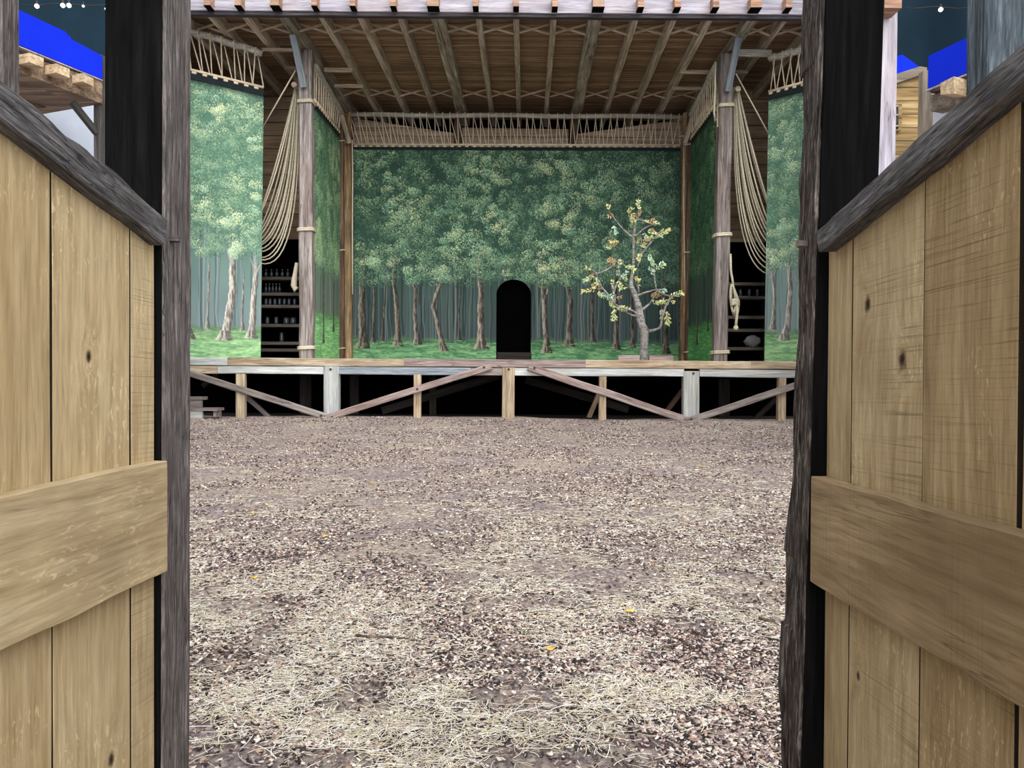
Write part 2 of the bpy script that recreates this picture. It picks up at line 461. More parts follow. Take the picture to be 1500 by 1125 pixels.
def lathe(prof, loc, seg=12):
    V = []; Fc = []
    for (r, z) in prof:
        for k in range(seg):
            a = 2 * math.pi * k / seg
            V.append(Vector((loc[0] + r * math.cos(a), loc[1] + r * math.sin(a), loc[2] + z)))
    for i in range(len(prof) - 1):
        for k in range(seg):
            j = (k + 1) % seg
            Fc.append((i * seg + k, i * seg + j, (i + 1) * seg + j, (i + 1) * seg + k))
    Fc.append(tuple(range(seg - 1, -1, -1))); Fc.append(tuple((len(prof) - 1) * seg + k for k in range(seg)))
    return V, Fc

# ------------------------------------------------------------------ ground
def ground_h(x, y):
    return 0.035 * fnoise(x * 0.35, y * 0.35, 0.3, 2) + 0.012 * fnoise(x * 2.1, y * 2.1, 5.3, 3) + 0.05 * np.clip((y - 20.6) / 1.0, 0, 1) * (0.5 + 0.5 * vnoise(x * 1.3, y * 0.2, 9.0))
gm, gnt, gb = new_mat('straw_strewn_earth', 1.0)
gq = NB(gnt)
gb.inputs['Specular IOR Level'].default_value = 0.1
gt = gq.n('ShaderNodeTexCoord').outputs['Object']
g_big = gq.noise(gt, 0.7, 4, 0.6, 0.5)
g_mid = gq.noise(gt, 5.5, 5, 0.7, 0.6)
g_fine = gq.noise(gt, 46, 5, 0.75)
vor = gq.n('ShaderNodeTexVoronoi'); vor.inputs['Scale'].default_value = 42; gq.l(gt, vor.inputs['Vector'])
vor2 = gq.n('ShaderNodeTexVoronoi'); vor2.inputs['Scale'].default_value = 19; vor2.inputs['Randomness'].default_value = 1; gq.l(gt, vor2.inputs['Vector'])
soil = gq.ramp(g_fine, [(0.30, H('574e50')), (0.5, H('897e81')), (0.72, H('b5aba9'))])
chips = gq.ramp(gq.math('FRACT', gq.math('MULTIPLY', vor.outputs['Color'], 1.0)), [(0.0, H('4c4040')), (0.35, H('8a7775')), (0.65, H('bba9a0')), (1.0, H('e6dccb'))])
chipf = gq.math('MULTIPLY', gq.ramp(g_mid, [(0.36, K0), (0.52, W1)]), 0.75)
gc = gq.mix(chipf, soil, chips)
strawf = gq.math('MULTIPLY', gq.ramp(g_big, [(0.42, K0), (0.66, W1)]), gq.ramp(g_fine, [(0.42, K0), (0.6, W1)]))
gc = gq.mix(gq.math('MULTIPLY', strawf, 0.6), gc, H('d9cba8'))
gq.l(gc, gb.inputs['Base Color'])
gq.bump(gq.math('ADD', g_fine, gq.math('MULTIPLY', g_mid, 1.2)), 1.0, 0.025, gb)
M['ground'] = gm
nx, ny = 260, 320
gx = np.linspace(-15, 15, nx); gy = -3 + 25.4 * np.linspace(0, 1, ny)
GX, GY = np.meshgrid(gx, gy)
go = grid_mesh('ground', np.stack([GX, GY, ground_h(GX, GY)], -1), nx, ny, gm)
tag(go, 'trodden earth yard strewn with straw and bark chips', None, None, 'structure')
box('floor', (-15, 22.35, -0.25), (15, 31, -0.03), M['soil_shade'])['kind'] = 'structure'

attr = attr_mat('painted_strands', 0.9)
def strands(name, n, kind, label, cat, seed):
    r = np.random.default_rng(seed)
    cx = []; cy = []
    got = 0
    while got < n:
        u = r.random(n); y = (2.0 ** -0.6 + u * (21.6 ** -0.6 - 2.0 ** -0.6)) ** (-1 / 0.6)
        x = (r.random(n) * 2 - 1) * (0.43 * y + 0.15)
        d = fnoise(x * 1.1, y * 1.1, 3.0 + (0 if kind == 'straw' else 7), 3)
        d2 = fnoise(x * 3.2, y * 3.2, 8.0, 2)
        keep = r.random(n) < (np.clip(0.30 + 0.6 * d + 0.7 * d2, 0.03, 1) if kind == 'straw' else np.clip(0.5 + 0.6 * d + 0.4 * d2, 0.06, 1))
        cx.append(x[keep]); cy.append(y[keep]); got += keep.sum()
    x = np.concatenate(cx)[:n]; y = np.concatenate(cy)[:n]
    z = ground_h(x, y)
    ang = r.random(n) * 2 * np.pi
    if kind == 'straw':
        L = 0.025 + 0.10 * r.random(n) ** 1.8; w = 0.0008 + 0.0008 * r.random(n) + 0.00013 * y
        ts = np.linspace(-0.5, 0.5, 4)
        bend = (r.random(n) - 0.5) * 0.7; lift = 0.004 + 0.010 * r.random(n); tilt = (r.random(n) - 0.5) * 0.16
        V = np.zeros((n, 4, 3, 3))
        for i, t in enumerate(ts):
            a = ang + bend * t * 2
            px = x + np.cos(a) * L * t; py = y + np.sin(a) * L * t
            pz = z + lift + tilt * L * t + 0.004
            for k in range(3):
                an = 2 * np.pi * k / 3 + 0.5
                V[:, i, k, 0] = px - np.sin(a) * w * np.cos(an); V[:, i, k, 1] = py + np.cos(a) * w * np.cos(an); V[:, i, k, 2] = pz + w * np.sin(an)
        q = []
        for i in range(3):
            for k in range(3): q.append((i * 3 + k, i * 3 + (k + 1) % 3, (i + 1) * 3 + (k + 1) % 3, (i + 1) * 3 + k))
        Q = (np.array(q)[None] + (np.arange(n) * 12)[:, None, None]).reshape(-1, 4)
        pal = np.array([H('ece7d8')[:3], H('d8ceb8')[:3], H('f6f2ea')[:3], H('b8ada0')[:3], H('e2d8ba')[:3]])
        c = pal[r.integers(0, 5, n)] * (0.8 + 0.35 * r.random((n, 1)))
        C = np.repeat(c, 12, 0); V = V.reshape(-1, 3)
    else:
        s = 0.0025 + 0.0075 * r.random(n) ** 1.6 + 0.0006 * y; asp = 0.35 + 0.6 * r.random(n)
        t1 = (r.random(n) - 0.5) * 1.0; t2 = (r.random(n) - 0.5) * 1.0
        V = np.zeros((n, 8, 3))
        for k, (a, b_) in enumerate(((-1, -0.7), (0.8, -1), (1, 0.8), (-0.7, 1))):
            lx = a * s; ly = b_ * s * asp
            V[:, k, 0] = x + np.cos(ang) * lx - np.sin(ang) * ly
            V[:, k, 1] = y + np.sin(ang) * lx + np.cos(ang) * ly
            V[:, k, 2] = z + 0.006 + s * 0.5 + t1 * lx + t2 * ly + (0.25 * s if k in (0, 2) else 0)
        V[:, 4:, :] = V[:, :4, :]; V[:, 4:, 2] -= (0.25 * s + 0.001)[:, None]
        q = [(0, 1, 2, 3), (7, 6, 5, 4), (0, 4, 5, 1), (1, 5, 6, 2), (2, 6, 7, 3), (3, 7, 4, 0)]
        Q = (np.array(q)[None] + (np.arange(n) * 8)[:, None, None]).reshape(-1, 4)
        pal = np.array([H('8f7c78')[:3], H('aa9690')[:3], H('3b3333')[:3], H('d0bfb4')[:3], H('ddd3c6')[:3], H('5b5050')[:3], H('292424')[:3], H('a58a7a')[:3]])
        c = pal[r.integers(0, 8, n)] * (0.8 + 0.4 * r.random((n, 1)))
        C = np.repeat(c, 8, 0); V = V.reshape(-1, 3)
    o = raw_mesh(name, V, Q, 4, attr, C)
    return tag(o, label, cat, None, 'stuff')
strands('straw_litter', 35000, 'straw', 'pale dry straw scattered over the earth yard', 'straw', 5)
strands('bark_chips', 110000, 'chip', 'small brown bark chips and leaf crumbs littering the yard floor', 'bark chips', 6)

# ------------------------------------------------------------------ painting of the forest cloths
def forest(W, Hh, s, trunks, canopy_y, grass_y, pal, seed, leaf=1.0, nthin=90, dens=1.0, stretch=1.0, crowns=None, vfloor=0.0):
    """the painted picture of a cloth, made of brush dabs; s = cells per unit, trunks in units from the top-left corner."""
    r = np.random.default_rng(seed)
    yy, xx = np.mgrid[0:Hh, 0:W].astype(float)
    Y = yy / s; X = xx / s
    C = {k: np.array([int(v[i:i + 2], 16) / 255 for i in (1, 3, 5)]) for k, v in pal.items()}
    tot = Hh / s; area_w = W / s
    t = np.clip((Y - canopy_y * 0.75) / (grass_y - canopy_y * 0.75), 0, 1)[..., None]
    img = C['dark'] * (1 - t) + C['deep'] * t
    img = img * (1 + 0.10 * vnoise(X / 14, Y / 40, seed + 0.5)[..., None])
    haze = np.clip(0.35 + 0.6 * vnoise(X / 45.0, 0.2, seed + 3.3), 0, 1) * np.clip((Y - canopy_y * 0.85) / 50, 0, 1) * 0.55
    img = img * (1 - haze[..., None]) + C['mist'] * haze[..., None]
    def dab(px_, py_, rx, ry, an, c, al=0.9, hard=2.2):
        px_, py_, rx, ry = px_ * s, py_ * s, rx * s, ry * s
        b = int(max(rx, ry) * 1.3) + 2
        if px_ < -b or px_ > W + b or py_ < -b or py_ > Hh + b: return
        x0, x1 = max(0, int(px_) - b), min(W, int(px_) + b + 1); y0, y1 = max(0, int(py_) - b), min(Hh, int(py_) + b + 1)
        if x1 <= x0 or y1 <= y0: return
        ca, sa = math.cos(an), math.sin(an)
        gx_ = np.arange(x0, x1)[None] - px_; gy_ = np.arange(y0, y1)[:, None] - py_
        d = np.hypot((gx_ * ca + gy_ * sa) / rx, (gy_ * ca - gx_ * sa) / ry)
        m = (np.clip((1.15 - d) * hard, 0, 1) * al)[..., None]
        img[y0:y1, x0:x1] = img[y0:y1, x0:x1] * (1 - m) + c * m
    def stroke(pts, w0, w1, c, al=0.8):
        """soft tapering brush line"""
        L = sum(math.hypot(pts[i + 1][0] - pts[i][0], pts[i + 1][1] - pts[i][1]) for i in range(len(pts) - 1))
        n = max(3, int(L / 0.9)); acc = 0
        seg = 0; ps = []
        for i in range(len(pts) - 1):
            l_ = math.hypot(pts[i + 1][0] - pts[i][0], pts[i + 1][1] - pts[i][1]); k = max(2, int(n * l_ / max(L, 1e-6)))
            for j in range(k): ps.append((pts[i][0] + (pts[i + 1][0] - pts[i][0]) * j / k, pts[i][1] + (pts[i + 1][1] - pts[i][1]) * j / k))
        for i, (x, y) in enumerate(ps):
            w = w0 + (w1 - w0) * i / len(ps)
            dab(x + 0.25 * float(vnoise(y * 0.4, x * 0.1, 1.5)), y, max(w, 0.45), max(w, 0.45), 0, c * (0.92 + 0.16 * r.random()), al, 1.6)
    # faint far trunks, the furthest first
    for i in range(nthin):
        far = 1 - i / nthin
        x0 = r.random() * area_w; w = (0.3 + 0.9 * r.random()) * (1.35 - 0.7 * far)
        cx = x0 + 2.0 * vnoise(Y[:, 0] / 30, i * 3.3, 1.2) + (r.random() - 0.5) * 0.05 * (Y[:, 0] - canopy_y)
        u = (X - cx[:, None]) / w
        gy0 = grass_y + 9 * (1 - far) + 2
        m = np.clip(1.3 - np.abs(u), 0, 1) * np.clip((Y - canopy_y * 0.82) / 15, 0, 1) * np.clip((gy0 - Y) / 3, 0, 1)
        c0 = C['deep'] * 0.72 if r.random() < 0.5 else C['deep'] * (0.52 + 0.3 * far) + C['thin'] * (0.48 - 0.3 * far)
        sh = np.clip(0.5 - 0.6 * u, 0, 1)[..., None]
        c = c0 * (0.85 + 0.35 * sh)
        m = (m * (0.5 + 0.35 * (1 - far)))[..., None]
        img = img * (1 - m) + c * m
    # grass
    gm_ = np.clip((Y - grass_y + 5 * vnoise(X / 12, 0.3, seed)) / 9, 0, 1)
    st = fnoise(X / 16, Y / 2.4, seed + 2.0, 3); st2 = fnoise(X / 5, Y / 1.6, seed + 4.0, 2)
    gcol = C['grass_d'] + (C['grass_l'] - C['grass_d']) * np.clip(0.40 + 0.45 * st + 0.25 * st2, 0, 1)[..., None]
    fade = np.clip((Y - grass_y) / 26, 0, 1)[..., None]
    gcol = gcol * (0.72 + 0.28 * fade)
    img = img * (1 - gm_[..., None]) + gcol * gm_[..., None]
    # the near trunks, lit on the left side, roots running out into the grass
    for (pts, wd, tone) in trunks:
        pts = sorted(pts, key=lambda p: p[1])
        py = np.array([p[1] for p in pts]); px = np.array([p[0] for p in pts])
        yb = py[-1]; col = Y[:, 0]
        cx = np.interp(col, py, px) + 0.5 * vnoise(col / 9, px[0], 2.0)
        w = wd * (0.62 + 0.38 * (col - py[0]) / (yb - py[0])) + wd * 0.95 * np.clip((col - (yb - 22)) / 22, 0, 1) ** 2.2
        w = np.maximum(w, 0.3)
        inside = np.clip((col - py[0]) / 12, 0, 1) * (col <= yb + 1)
        u = (X - cx[:, None]) / w[:, None]
        rag = 0.14 * vnoise(X * 0.9, Y * 0.25, px[0])
        m = np.clip((1 - np.abs(u) + rag) * w[:, None] * 1.2, 0, 1) * inside[:, None]
        sh = np.clip(0.42 - 0.62 * u + 0.45 * fnoise(X * 0.8, Y * 0.14, px[0] + 3, 2), 0, 1)
        edge = np.clip(1 - np.abs(u + 0.82) / 0.22, 0, 1) * 0.35
        c = (C['tr_d'] + (C['tr_l'] - C['tr_d']) * np.clip(sh + edge, 0, 1)[..., None]) * tone
        img = img * (1 - m[..., None]) + c * m[..., None]
        if yb < grass_y - 6: continue
        xb = cx[min(Hh - 1, int(yb * s) - 1)]; nr_ = 5 if wd > 3 else 3
        for k in range(nr_):
            q_ = (k + 0.5) / nr_ * 2 - 1
            stroke([(xb + q_ * wd * 0.9, yb - wd * 1.6), (xb + q_ * wd * 1.3, yb - wd * 0.3), (xb + q_ * wd * 2.3, yb + wd * (0.35 - 0.35 * abs(q_)))],
                   wd * 0.32, 0.35, (C['tr_d'] + (C['tr_l'] - C['tr_d']) * (0.75 if k % 2 == 0 and q_ < 0.4 else 0.1)) * tone, 0.8)
        if wd > 3:    # boughs forking off under the leaves
            for sd in (-1, 1):
                y0 = py[0] + 14 + 12 * r.random(); x0 = float(np.interp(y0, py, px))
                stroke([(x0, y0), (x0 + sd * (4 + 3 * r.random()), y0 - 10), (x0 + sd * (7 + 6 * r.random()), y0 - 22)], wd * 0.35, 0.5, (C['tr_d'] * 0.4 + C['tr_l'] * 0.6) * tone, 0.8)
        for k in range(10):
            dab(xb + r.normal(0, wd * 1.7), yb + 1.5 + r.random() * 2.5, 1.6, 0.6, 0, C['grass_d'] + (C['grass_l'] - C['grass_d']) * r.random(), 0.7)
    # leaf clumps: dark under-leaf, then rounds of lighter leaves lit from the upper left
    def clump(cx, cy, R, n, c1, c2, big):
        rr_ = R * np.sqrt(r.random(n)); a_ = r.random(n) * 6.283
        ax = cx + rr_ * np.cos(a_); ay = cy + rr_ * np.sin(a_) * 0.8 * stretch
        k = np.clip(0.5 - (ay - cy) / (2.0 * R * stretch) - (ax - cx) / (4.0 * R) + 0.9 * (r.random(n) - 0.5), 0, 1)
        for i in range(n):
            rad = big * (0.6 + 0.7 * r.random())
            dab(ax[i], ay[i], rad, rad * (0.42 + 0.3 * r.random()) * (stretch ** 0.5), r.random() * 3.14, c1 + (c2 - c1) * k[i], 0.92)
    ncl = int(area_w * canopy_y / 150 * dens)
    for i in range(int(ncl * 1.3)):
        clump(r.random() * area_w, r.random() * (canopy_y + 2), 12, int(34 / leaf), C['dark'] * 0.85, C['mid'] * 0.95, 1.35 * leaf)
    cents = [(r.random() * area_w, r.random() * (canopy_y + 4)) for i in range(ncl)]
    cents += [(r.random() * area_w, canopy_y * (0.80 + 0.22 * r.random())) for i in range(int(area_w / 7))]
    cents.sort(key=lambda p: p[1] * 0.15 + r.random() * 50)
    for (cx, cy) in cents:
        v = float(np.clip(0.5 + 0.85 * vnoise(cx / 27.0, cy / 24.0 / stretch, seed + 7.7), 0, 1))
        if crowns:
            v = max(a_ * math.exp(-((cx - x_) / q_) ** 2 - ((cy - y_) / q_) ** 2) for (x_, y_, q_, a_) in crowns)
            v = float(np.clip(0.08 + v * 1.05 + 0.30 * vnoise(cx / 13.0, cy / 12.0, seed + 7.7), 0, 1))
        v = max(v, vfloor)
        hue = r.random()
        lite = C['light'] if hue < 0.5 else (C['teal'] if hue < 0.8 else C['yel'])
        c2 = C['mid'] * (1 - v) * 1.0 + (C['mid'] + (lite - C['mid']) * 1.0) * v
        c1 = C['dark'] + (C['mid'] - C['dark']) * (0.15 + 0.6 * v)
        clump(cx, cy, 6 + 6 * r.random(), int((30 + 50 * v) / leaf), c1, c2, 0.88 * leaf)
        if v > 0.35: clump(cx - 1, cy - 1.5, 6 + 3 * r.random(), int(20 * v / leaf), c2, np.minimum(lite * 1.12, 1), 0.7 * leaf)
    for i in range(int(area_w * 1.0)):
        cx = r.random() * area_w; cy = grass_y + 8 + r.random() * max(1, tot - grass_y - 10)
        dab(cx, cy, 1.8 + 2 * r.random(), 0.5, 0.2 * (r.random() - 0.5), C['grass_l'] * 1.06, 0.5)
    top = np.clip((Y - 1.0) / 6, 0, 1)[..., None]
    img = img * (0.6 + 0.4 * top)
    img = np.clip(img, 0, 1)
    return np.where(img <= 0.04045, img / 12.92, ((img + 0.055) / 1.055) ** 2.4)


def cloth(name, tl, tr, br, bl, nu, nv, colors, mat, parent, wob=0.03, cut=None, seed=0, folds=3.0):
    u = np.linspace(0, 1, nu)[None, :, None]; v = np.linspace(0, 1, nv)[:, None, None]
    tl, tr, br, bl = [np.array(p) for p in (tl, tr, br, bl)]
    V = (tl * (1 - u) + tr * u) * (1 - v) + (bl * (1 - u) + br * u) * v
    nrm = np.cross(tr - tl, bl - tl); nrm /= np.linalg.norm(nrm)
    wv = wob * (0.3 + 0.7 * v) * vnoise(u * folds * 3 + seed, v * 0.8, seed + 0.1)
    V = V + nrm * wv
    keep = None
    if cut is not None:
        U = (np.arange(nu - 1) + 0.5) / (nu - 1); VV = (np.arange(nv - 1) + 0.5) / (nv - 1)
        keep = ~cut(U[None, :], VV[:, None])
    org = Vector(WM[parent].translation)
    return grid_mesh(name, V - np.array(org), nu, nv, mat, parent, Matrix.Translation(org), colors, keep)

cloth_m = attr_mat('painted_forest_canvas', 0.85, weave=9)
PAL = dict(dark='#2f4a3f', mid='#62876a', light='#c6d6a8', teal='#a3cba9', yel='#d9dba6', mist='#5f6e6e', deep='#2f3d3f', thin='#99a098',
           grass_d='#42724f', grass_l='#86b27f', tr_d='#2f2b28', tr_l='#9c9283')
PALW = dict(dark='#557b68', mid='#8aab88', light='#e2ebbe', teal='#bcdcbe', yel='#eae8b2', mist='#97a7a7', deep='#6b8082', thin='#bfc6c0',
            grass_d='#6c9c6f', grass_l='#aed39b', tr_d='#5b5956', tr_l='#d0c9bd')  # same painting as PAL; the stronger light outside is put into paler colours

DY = 28.0        # the back cloth
DF = 21.7        # face of the stage front
STZ = P(750, 527, DF).z
bd = thing('painted_backdrop', P(757, 523, DY), 'wide painted forest backdrop with a dark arched doorway cut in its middle', 'backdrop')
bx0, bx1, by0, by1 = 517, 997, 213, 523
S_ = 2.2
bW, bH = int((bx1 - bx0) * S_), int((by1 - by0) * S_)
def tk(lst, wd, tone=1.0): return ([(x - bx0, y - by0) for (x, y) in lst], wd, tone)
trunks = [
    tk([(545, 375), (548, 430), (546, 494)], 2.2, 0.8), tk([(566, 380), (563, 440), (560, 492)], 2.0, 0.8),
    tk([(622, 385), (611, 416), (613, 440)], 1.3, 0.9), tk([(660, 385), (648, 400), (652, 395)], 1.3, 0.9),
    tk([(675, 400), (673, 450), (674, 490)], 2.0, 0.75), tk([(868, 380), (868, 440), (870, 492)], 3.0, 0.75),
    tk([(740, 390), (741, 440), (742, 488)], 1.8, 0.6), tk([(928, 380), (927, 440), (929, 500)], 3.2, 0.7),
    tk([(536, 350), (531, 400), (530, 440), (532, 503)], 6.2, 0.9),
    tk([(580, 360), (577, 400), (582, 450), (583, 500)], 4.6, 0.95),
    tk([(598, 395), (609, 418), (608, 455), (612, 497)], 3.8, 0.95),
    tk([(651, 355), (651, 398), (640, 425), (635, 443), (641, 465), (651, 506)], 4.2, 1.0),
    tk([(711, 345), (702, 380), (706, 420), (705, 460), (706, 503)], 5.8, 1.05),
    tk([(792, 355), (796, 400), (798, 440), (800, 470), (803, 508)], 4.8, 1.0),
    tk([(812, 400), (803, 417), (802, 424)], 1.2, 1.0),
    tk([(828, 370), (830, 400), (837, 435), (835, 470), (836, 499)], 5.0, 0.85),
    tk([(898, 330), (902, 400), (903, 450), (905, 503)], 4.0, 0.8),
    tk([(977, 380), (977, 450), (978, 508)], 4.0, 0.75),
]
crowns = [(x - bx0, y - by0, q, a) for (x, y, q, a) in ((560, 250, 45, .75), (600, 300, 50, .85), (545, 370, 30, .65), (650, 270, 35, .5), (680, 350, 45, .9), (720, 250, 50, .95), (715, 330, 45, 1.0), (640, 395, 28, .6),
    (815, 255, 40, .95), (830, 310, 45, 1.0), (805, 370, 40, 1.0), (870, 270, 40, .65), (880, 340, 40, .6), (940, 260, 45, .5), (920, 350, 40, .4), (980, 300, 40, .25), (590, 385, 32, .8), (750, 395, 25, .6), (850, 395, 30, .6))]
cols = forest(bW, bH, S_, trunks, 194, 274, PAL, 21, leaf=1.0, nthin=230, dens=1.0, crowns=crowns)
AX0, AX1, AYT = (728 - bx0) / 480, (779 - bx0) / 480, 404
def arch(u, v):
    x = bx0 + u * 480; y = by0 + v * 310
    cx = 753.5; hw = 25.5
    tr = 18.0
    inx = np.abs(x - cx) < hw
    top = AYT + np.where(np.abs(x - cx) < hw, 22 * (1 - np.sqrt(np.clip(1 - ((x - cx) / hw) ** 2, 0, 1))), 0)
    return inx & (y > top)
tl, tr = P(bx0, by0, DY), P(bx1, by0 + 3, DY)
bl = Vector((tl.x, DY, STZ + 0.01)); br = Vector((tr.x, DY, STZ + 0.01))
bl.x = P(517, 523, DY).x; br.x = P(994, 526, DY).x
cloth('cloth', tl, tr, br, bl, bW, bH, cols, cloth_m, bd, 0.035, arch, 2, 4)
# spar, lacing and lower batten above a cloth
def lacing(parent, a0, a1, b0, b1, n, r_spar, r_cord, skip=0.0, knots=True, mat_spar=None, seed=1):
    """a0-a1 the spar, b0-b1 the batten along the cloth's top."""
    rr = random.Random(seed)
    a0, a1, b0, b1 = map(Vector, (a0, a1, b0, b1))
    g = Bag(); g.tube([a0.lerp(a1, t / 10) + Vector((0, 0, 0.02 * math.sin(t * 1.7))) for t in range(11)], r_spar, 10)
    g.build('spar', mat_spar or M['spar'], parent)
    g = Bag(); g.tube([b0, b1], r_cord * 2.2, 8); g.build('batten', M['cord'], parent)
    g = Bag(); path = []
    for i in range(n):
        t = (i + 0.5 + rr.uniform(-0.12, 0.12)) / n
        p = a0.lerp(a1, t); 
        # turn of the cord round the spar
        ring = [p + Vector((0.01 * math.cos(q), (r_spar + r_cord) * math.cos(q), (r_spar + r_cord) * math.sin(q))) for q in [k * math.pi / 4 for k in range(9)]]
        g.tube(ring, r_cord * 1.1, 5)
        dx = rr.uniform(0.3, 0.55) / n
        q0 = b0.lerp(b1, min(1, max(0, t - dx))); q1 = b0.lerp(b1, min(1, max(0, t + dx)))
        g.tube([p + Vector((0, -r_spar, 0)), q0], r_cord, 5)
        g.tube([p + Vector((0, r_spar, 0)), q1], r_cord, 5)
    g.build('lacing_cord', M['cord'], parent)
    if knots:
        pts = []; rad = []
        for i in range(n):
            for (f_, r_) in ((0.02, 0.35), (0.08, 2.3), (0.46, 2.3), (0.52, 0.35)):
                pts.append(b0.lerp(b1, (i + f_) / n) + Vector((0, 0, -0.07))); rad.append(r_cord * r_)
        g = Bag(); g.tube(pts, rad, 6)
        g.build('eyelet_tape', M['cord'], parent)
lacing(bd, P(508, 168, DY - 0.1), P(1000, 171, DY - 0.1), P(518, 211.5, DY), P(996, 212.5, DY), 44, 0.085, 0.016, seed=4)
hm = Bag()
prism('hem', [P(517, 215, DY - 0.03), P(997, 216, DY - 0.03), P(997, 221, DY - 0.03), P(517, 219, DY - 0.03)], (0, 0.03, 0), M['hem'], bd)
prism('threshold_board', [P(728.5, 516, DY - 0.02), P(778.5, 516, DY - 0.02), Vector((P(778.5, 516, DY).x, DY - 0.02, STZ)), Vector((P(728.5, 516, DY).x, DY - 0.02, STZ))], (0, 0.1, 0), M['shelf'], bd)

# side cloths. each: four corner points, painted trunks in its own pixels
def side_cloth(label, tlp, trp, brp, blp, wpx, hpx, trunks, canopy, grass, pal, seed, sp0, sp1, n, gx=2.3, gy=1.75, r_spar=0.1, stretch=1.0, nthin=40, aspect=1.0, gain=1.0):
    root = thing('painted_side_cloth', (Vector(blp) + Vector(brp)) / 2, label, 'painted cloth', 'painted forest side cloths')
    W_, H_ = int(wpx * gx), int(hpx * gx)
    c = forest(W_, H_, gx, trunks, canopy, grass, pal, seed, leaf=1.0, nthin=nthin, dens=1.0, stretch=stretch, vfloor=0.3)
    cloth('cloth', tlp, trp, brp, blp, W_, H_, c, cloth_m, root, 0.04, None, seed, 2.0)
    tlp, trp = Vector(tlp), Vector(trp)
    up = Vector((0, 0, 0.14))
    lacing(root, sp0, sp1, tlp + Vector((0, 0, 0.26)), trp + Vector((0, 0, 0.26)), n, r_spar, 0.018, seed=seed)
    e = Vector((0, -0.02, 0))
    prism('hem', [tlp + e, trp + e, trp + e + Vector((0, 0, 0.2)), tlp + e + Vector((0, 0, 0.2))], (0, 0.03, 0), M['hem'], root)
    return root
zt = STZ + 0.01
def floor_pt(px, Y, z=None):
    p = P(px, 525, Y); return Vector((p.x, Y, zt))
def lo_(p): return Vector((p.x, p.y, zt))
YL0, YL1 = 21.78, 22.9
a = P(264, 112, YL0); b = P(386, 141, YL1)
blo = lo_(a); bro = floor_pt(382, YL1)
TW = [([(94 - 0, 235), (95, 300), (88, 345), (83, 372)], 7.5, 1.05), ([(132, 250), (128, 300), (126, 340), (124, 368)], 6.0, 1.0), ([(20, 260), (24, 320), (30, 372)], 6, 0.9), ([(60, 255), (58, 330), (57, 355)], 2.5, 0.9), ([(112, 262), (110, 330), (110, 356)], 2.2, 0.9)]
TW = [([(x - 18, y) for x, y in p], w, t) for p, w, t in TW]
side_cloth('tall bright painted forest cloth hanging left of the left stage pillar', a, b, bro, blo, 122, 400, TW, 245, 350, PALW, 31,
           P(250, 36, YL0), P(384, 78, YL1), 8, nthin=34)
a = P(1126, 147, YL1); b = P(1185, 132, 21.9)
side_cloth('narrow bright painted forest cloth hanging right of the right stage pillar', a, b, lo_(b), floor_pt(1120, YL1), 62, 395,
           [([(8, 250), (14, 300), (12, 345)], 3.5, 0.95), ([(34, 240), (37, 290), (35, 330), (28, 362)], 5.0, 1.0), ([(52, 260), (54, 320), (56, 370)], 5, 0.9)], 250, 345, PALW, 37,
           P(1127, 86, YL1), P(1190, 68, 21.9), 5, nthin=20)
# inner ones run straight back
XL = P(459, 140, 23.6).x
PALI = dict(PAL); PALI.update(light='#d3eab8', mid='#86b082', teal='#b9deb2', dark='#4a705a', grass_l='#b4eaa2', grass_d='#6bb070', mist='#8d9c92', deep='#6a7c71')  # light falling on the left inner cloth is put into lighter greens
a = Vector((XL, 23.7, P(457, 158, 23.7).z)); b = Vector((XL - 0.05, 27.5, P(497, 203, 27.5).z))
side_cloth('painted forest cloth seen edge-on between the left stage pillar and the backdrop', a, b, lo_(b), lo_(a), 150, 380,
           [([(50, 240), (52, 300), (54, 352)], 4.0, 0.9), ([(110, 240), (108, 330)], 4, 0.8)], 230, 300, PALI, 41,
           Vector((XL, 23.7, P(457, 95, 23.7).z)), Vector((XL, 27.6, P(503, 168, 27.6).z)), 13, stretch=1.8, nthin=70, r_spar=0.1)
XR = P(1050, 150, 23.6).x
PALJ = dict(PAL); PALJ.update(light='#9cbe8c', mid='#527f5a', teal='#78a980', yel='#a8be86', dark='#2b4a3a', grass_l='#7cc478', grass_d='#4a8f54', mist='#5a6f68', deep='#3a514a')  # shade on the right inner cloth is put into darker greens
a = Vector((XR + 0.1, 27.5, P(1016, 212, 27.5).z)); b = Vector((XR, 23.7, P(1051, 163, 23.7).z))
side_cloth('dark painted forest cloth seen edge-on between the backdrop and the right stage pillar', a, b, lo_(b), lo_(a), 150, 380,
           [([(60, 240), (58, 300), (56, 350)], 4.0, 0.9), ([(120, 240), (118, 330)], 4, 0.8)], 230, 310, PALJ, 43,
           Vector((XR + 0.1, 27.6, P(1010, 172, 27.6).z)), Vector((XR, 23.7, P(1050, 95, 23.7).z)), 13, stretch=1.8, nthin=70, r_spar=0.1)

# ------------------------------------------------------------------ stage platform
st = thing('stage_platform', (0, DF, 0), 'raised timber stage with a beam front, square posts and crossing braces over a dark void', 'stage')
SX0, SX1 = P(200, 530, DF).x, P(1235, 530, DF).x
dk = box('deck', (SX0, DF + 0.22, STZ - 0.09), (SX1, 30.5, STZ - 0.002), M['tan'], st)
def stage_beam(x0, x1, yt, yb, mat, dy=0.0, w=0.2):
    pa = P(x0, (yt[0] + yb[0]) / 2, DF + dy); pb = P(x1, (yt[1] + yb[1]) / 2, DF + dy)
    h = abs(P(x0, yt[0], DF).z - P(x0, yb[0], DF).z)
    o = Vector((0, w / 2, 0))
    return timber('front_beam', pa + o, pb + o, w, h, mat, st, (0, 1, 0), rough=0.012)
def ly(y0, y1, x): return y0 + (y1 - y0) * (x - 282) / (1163 - 282)
def top_y(x): return ly(523.6, 529.4, x)
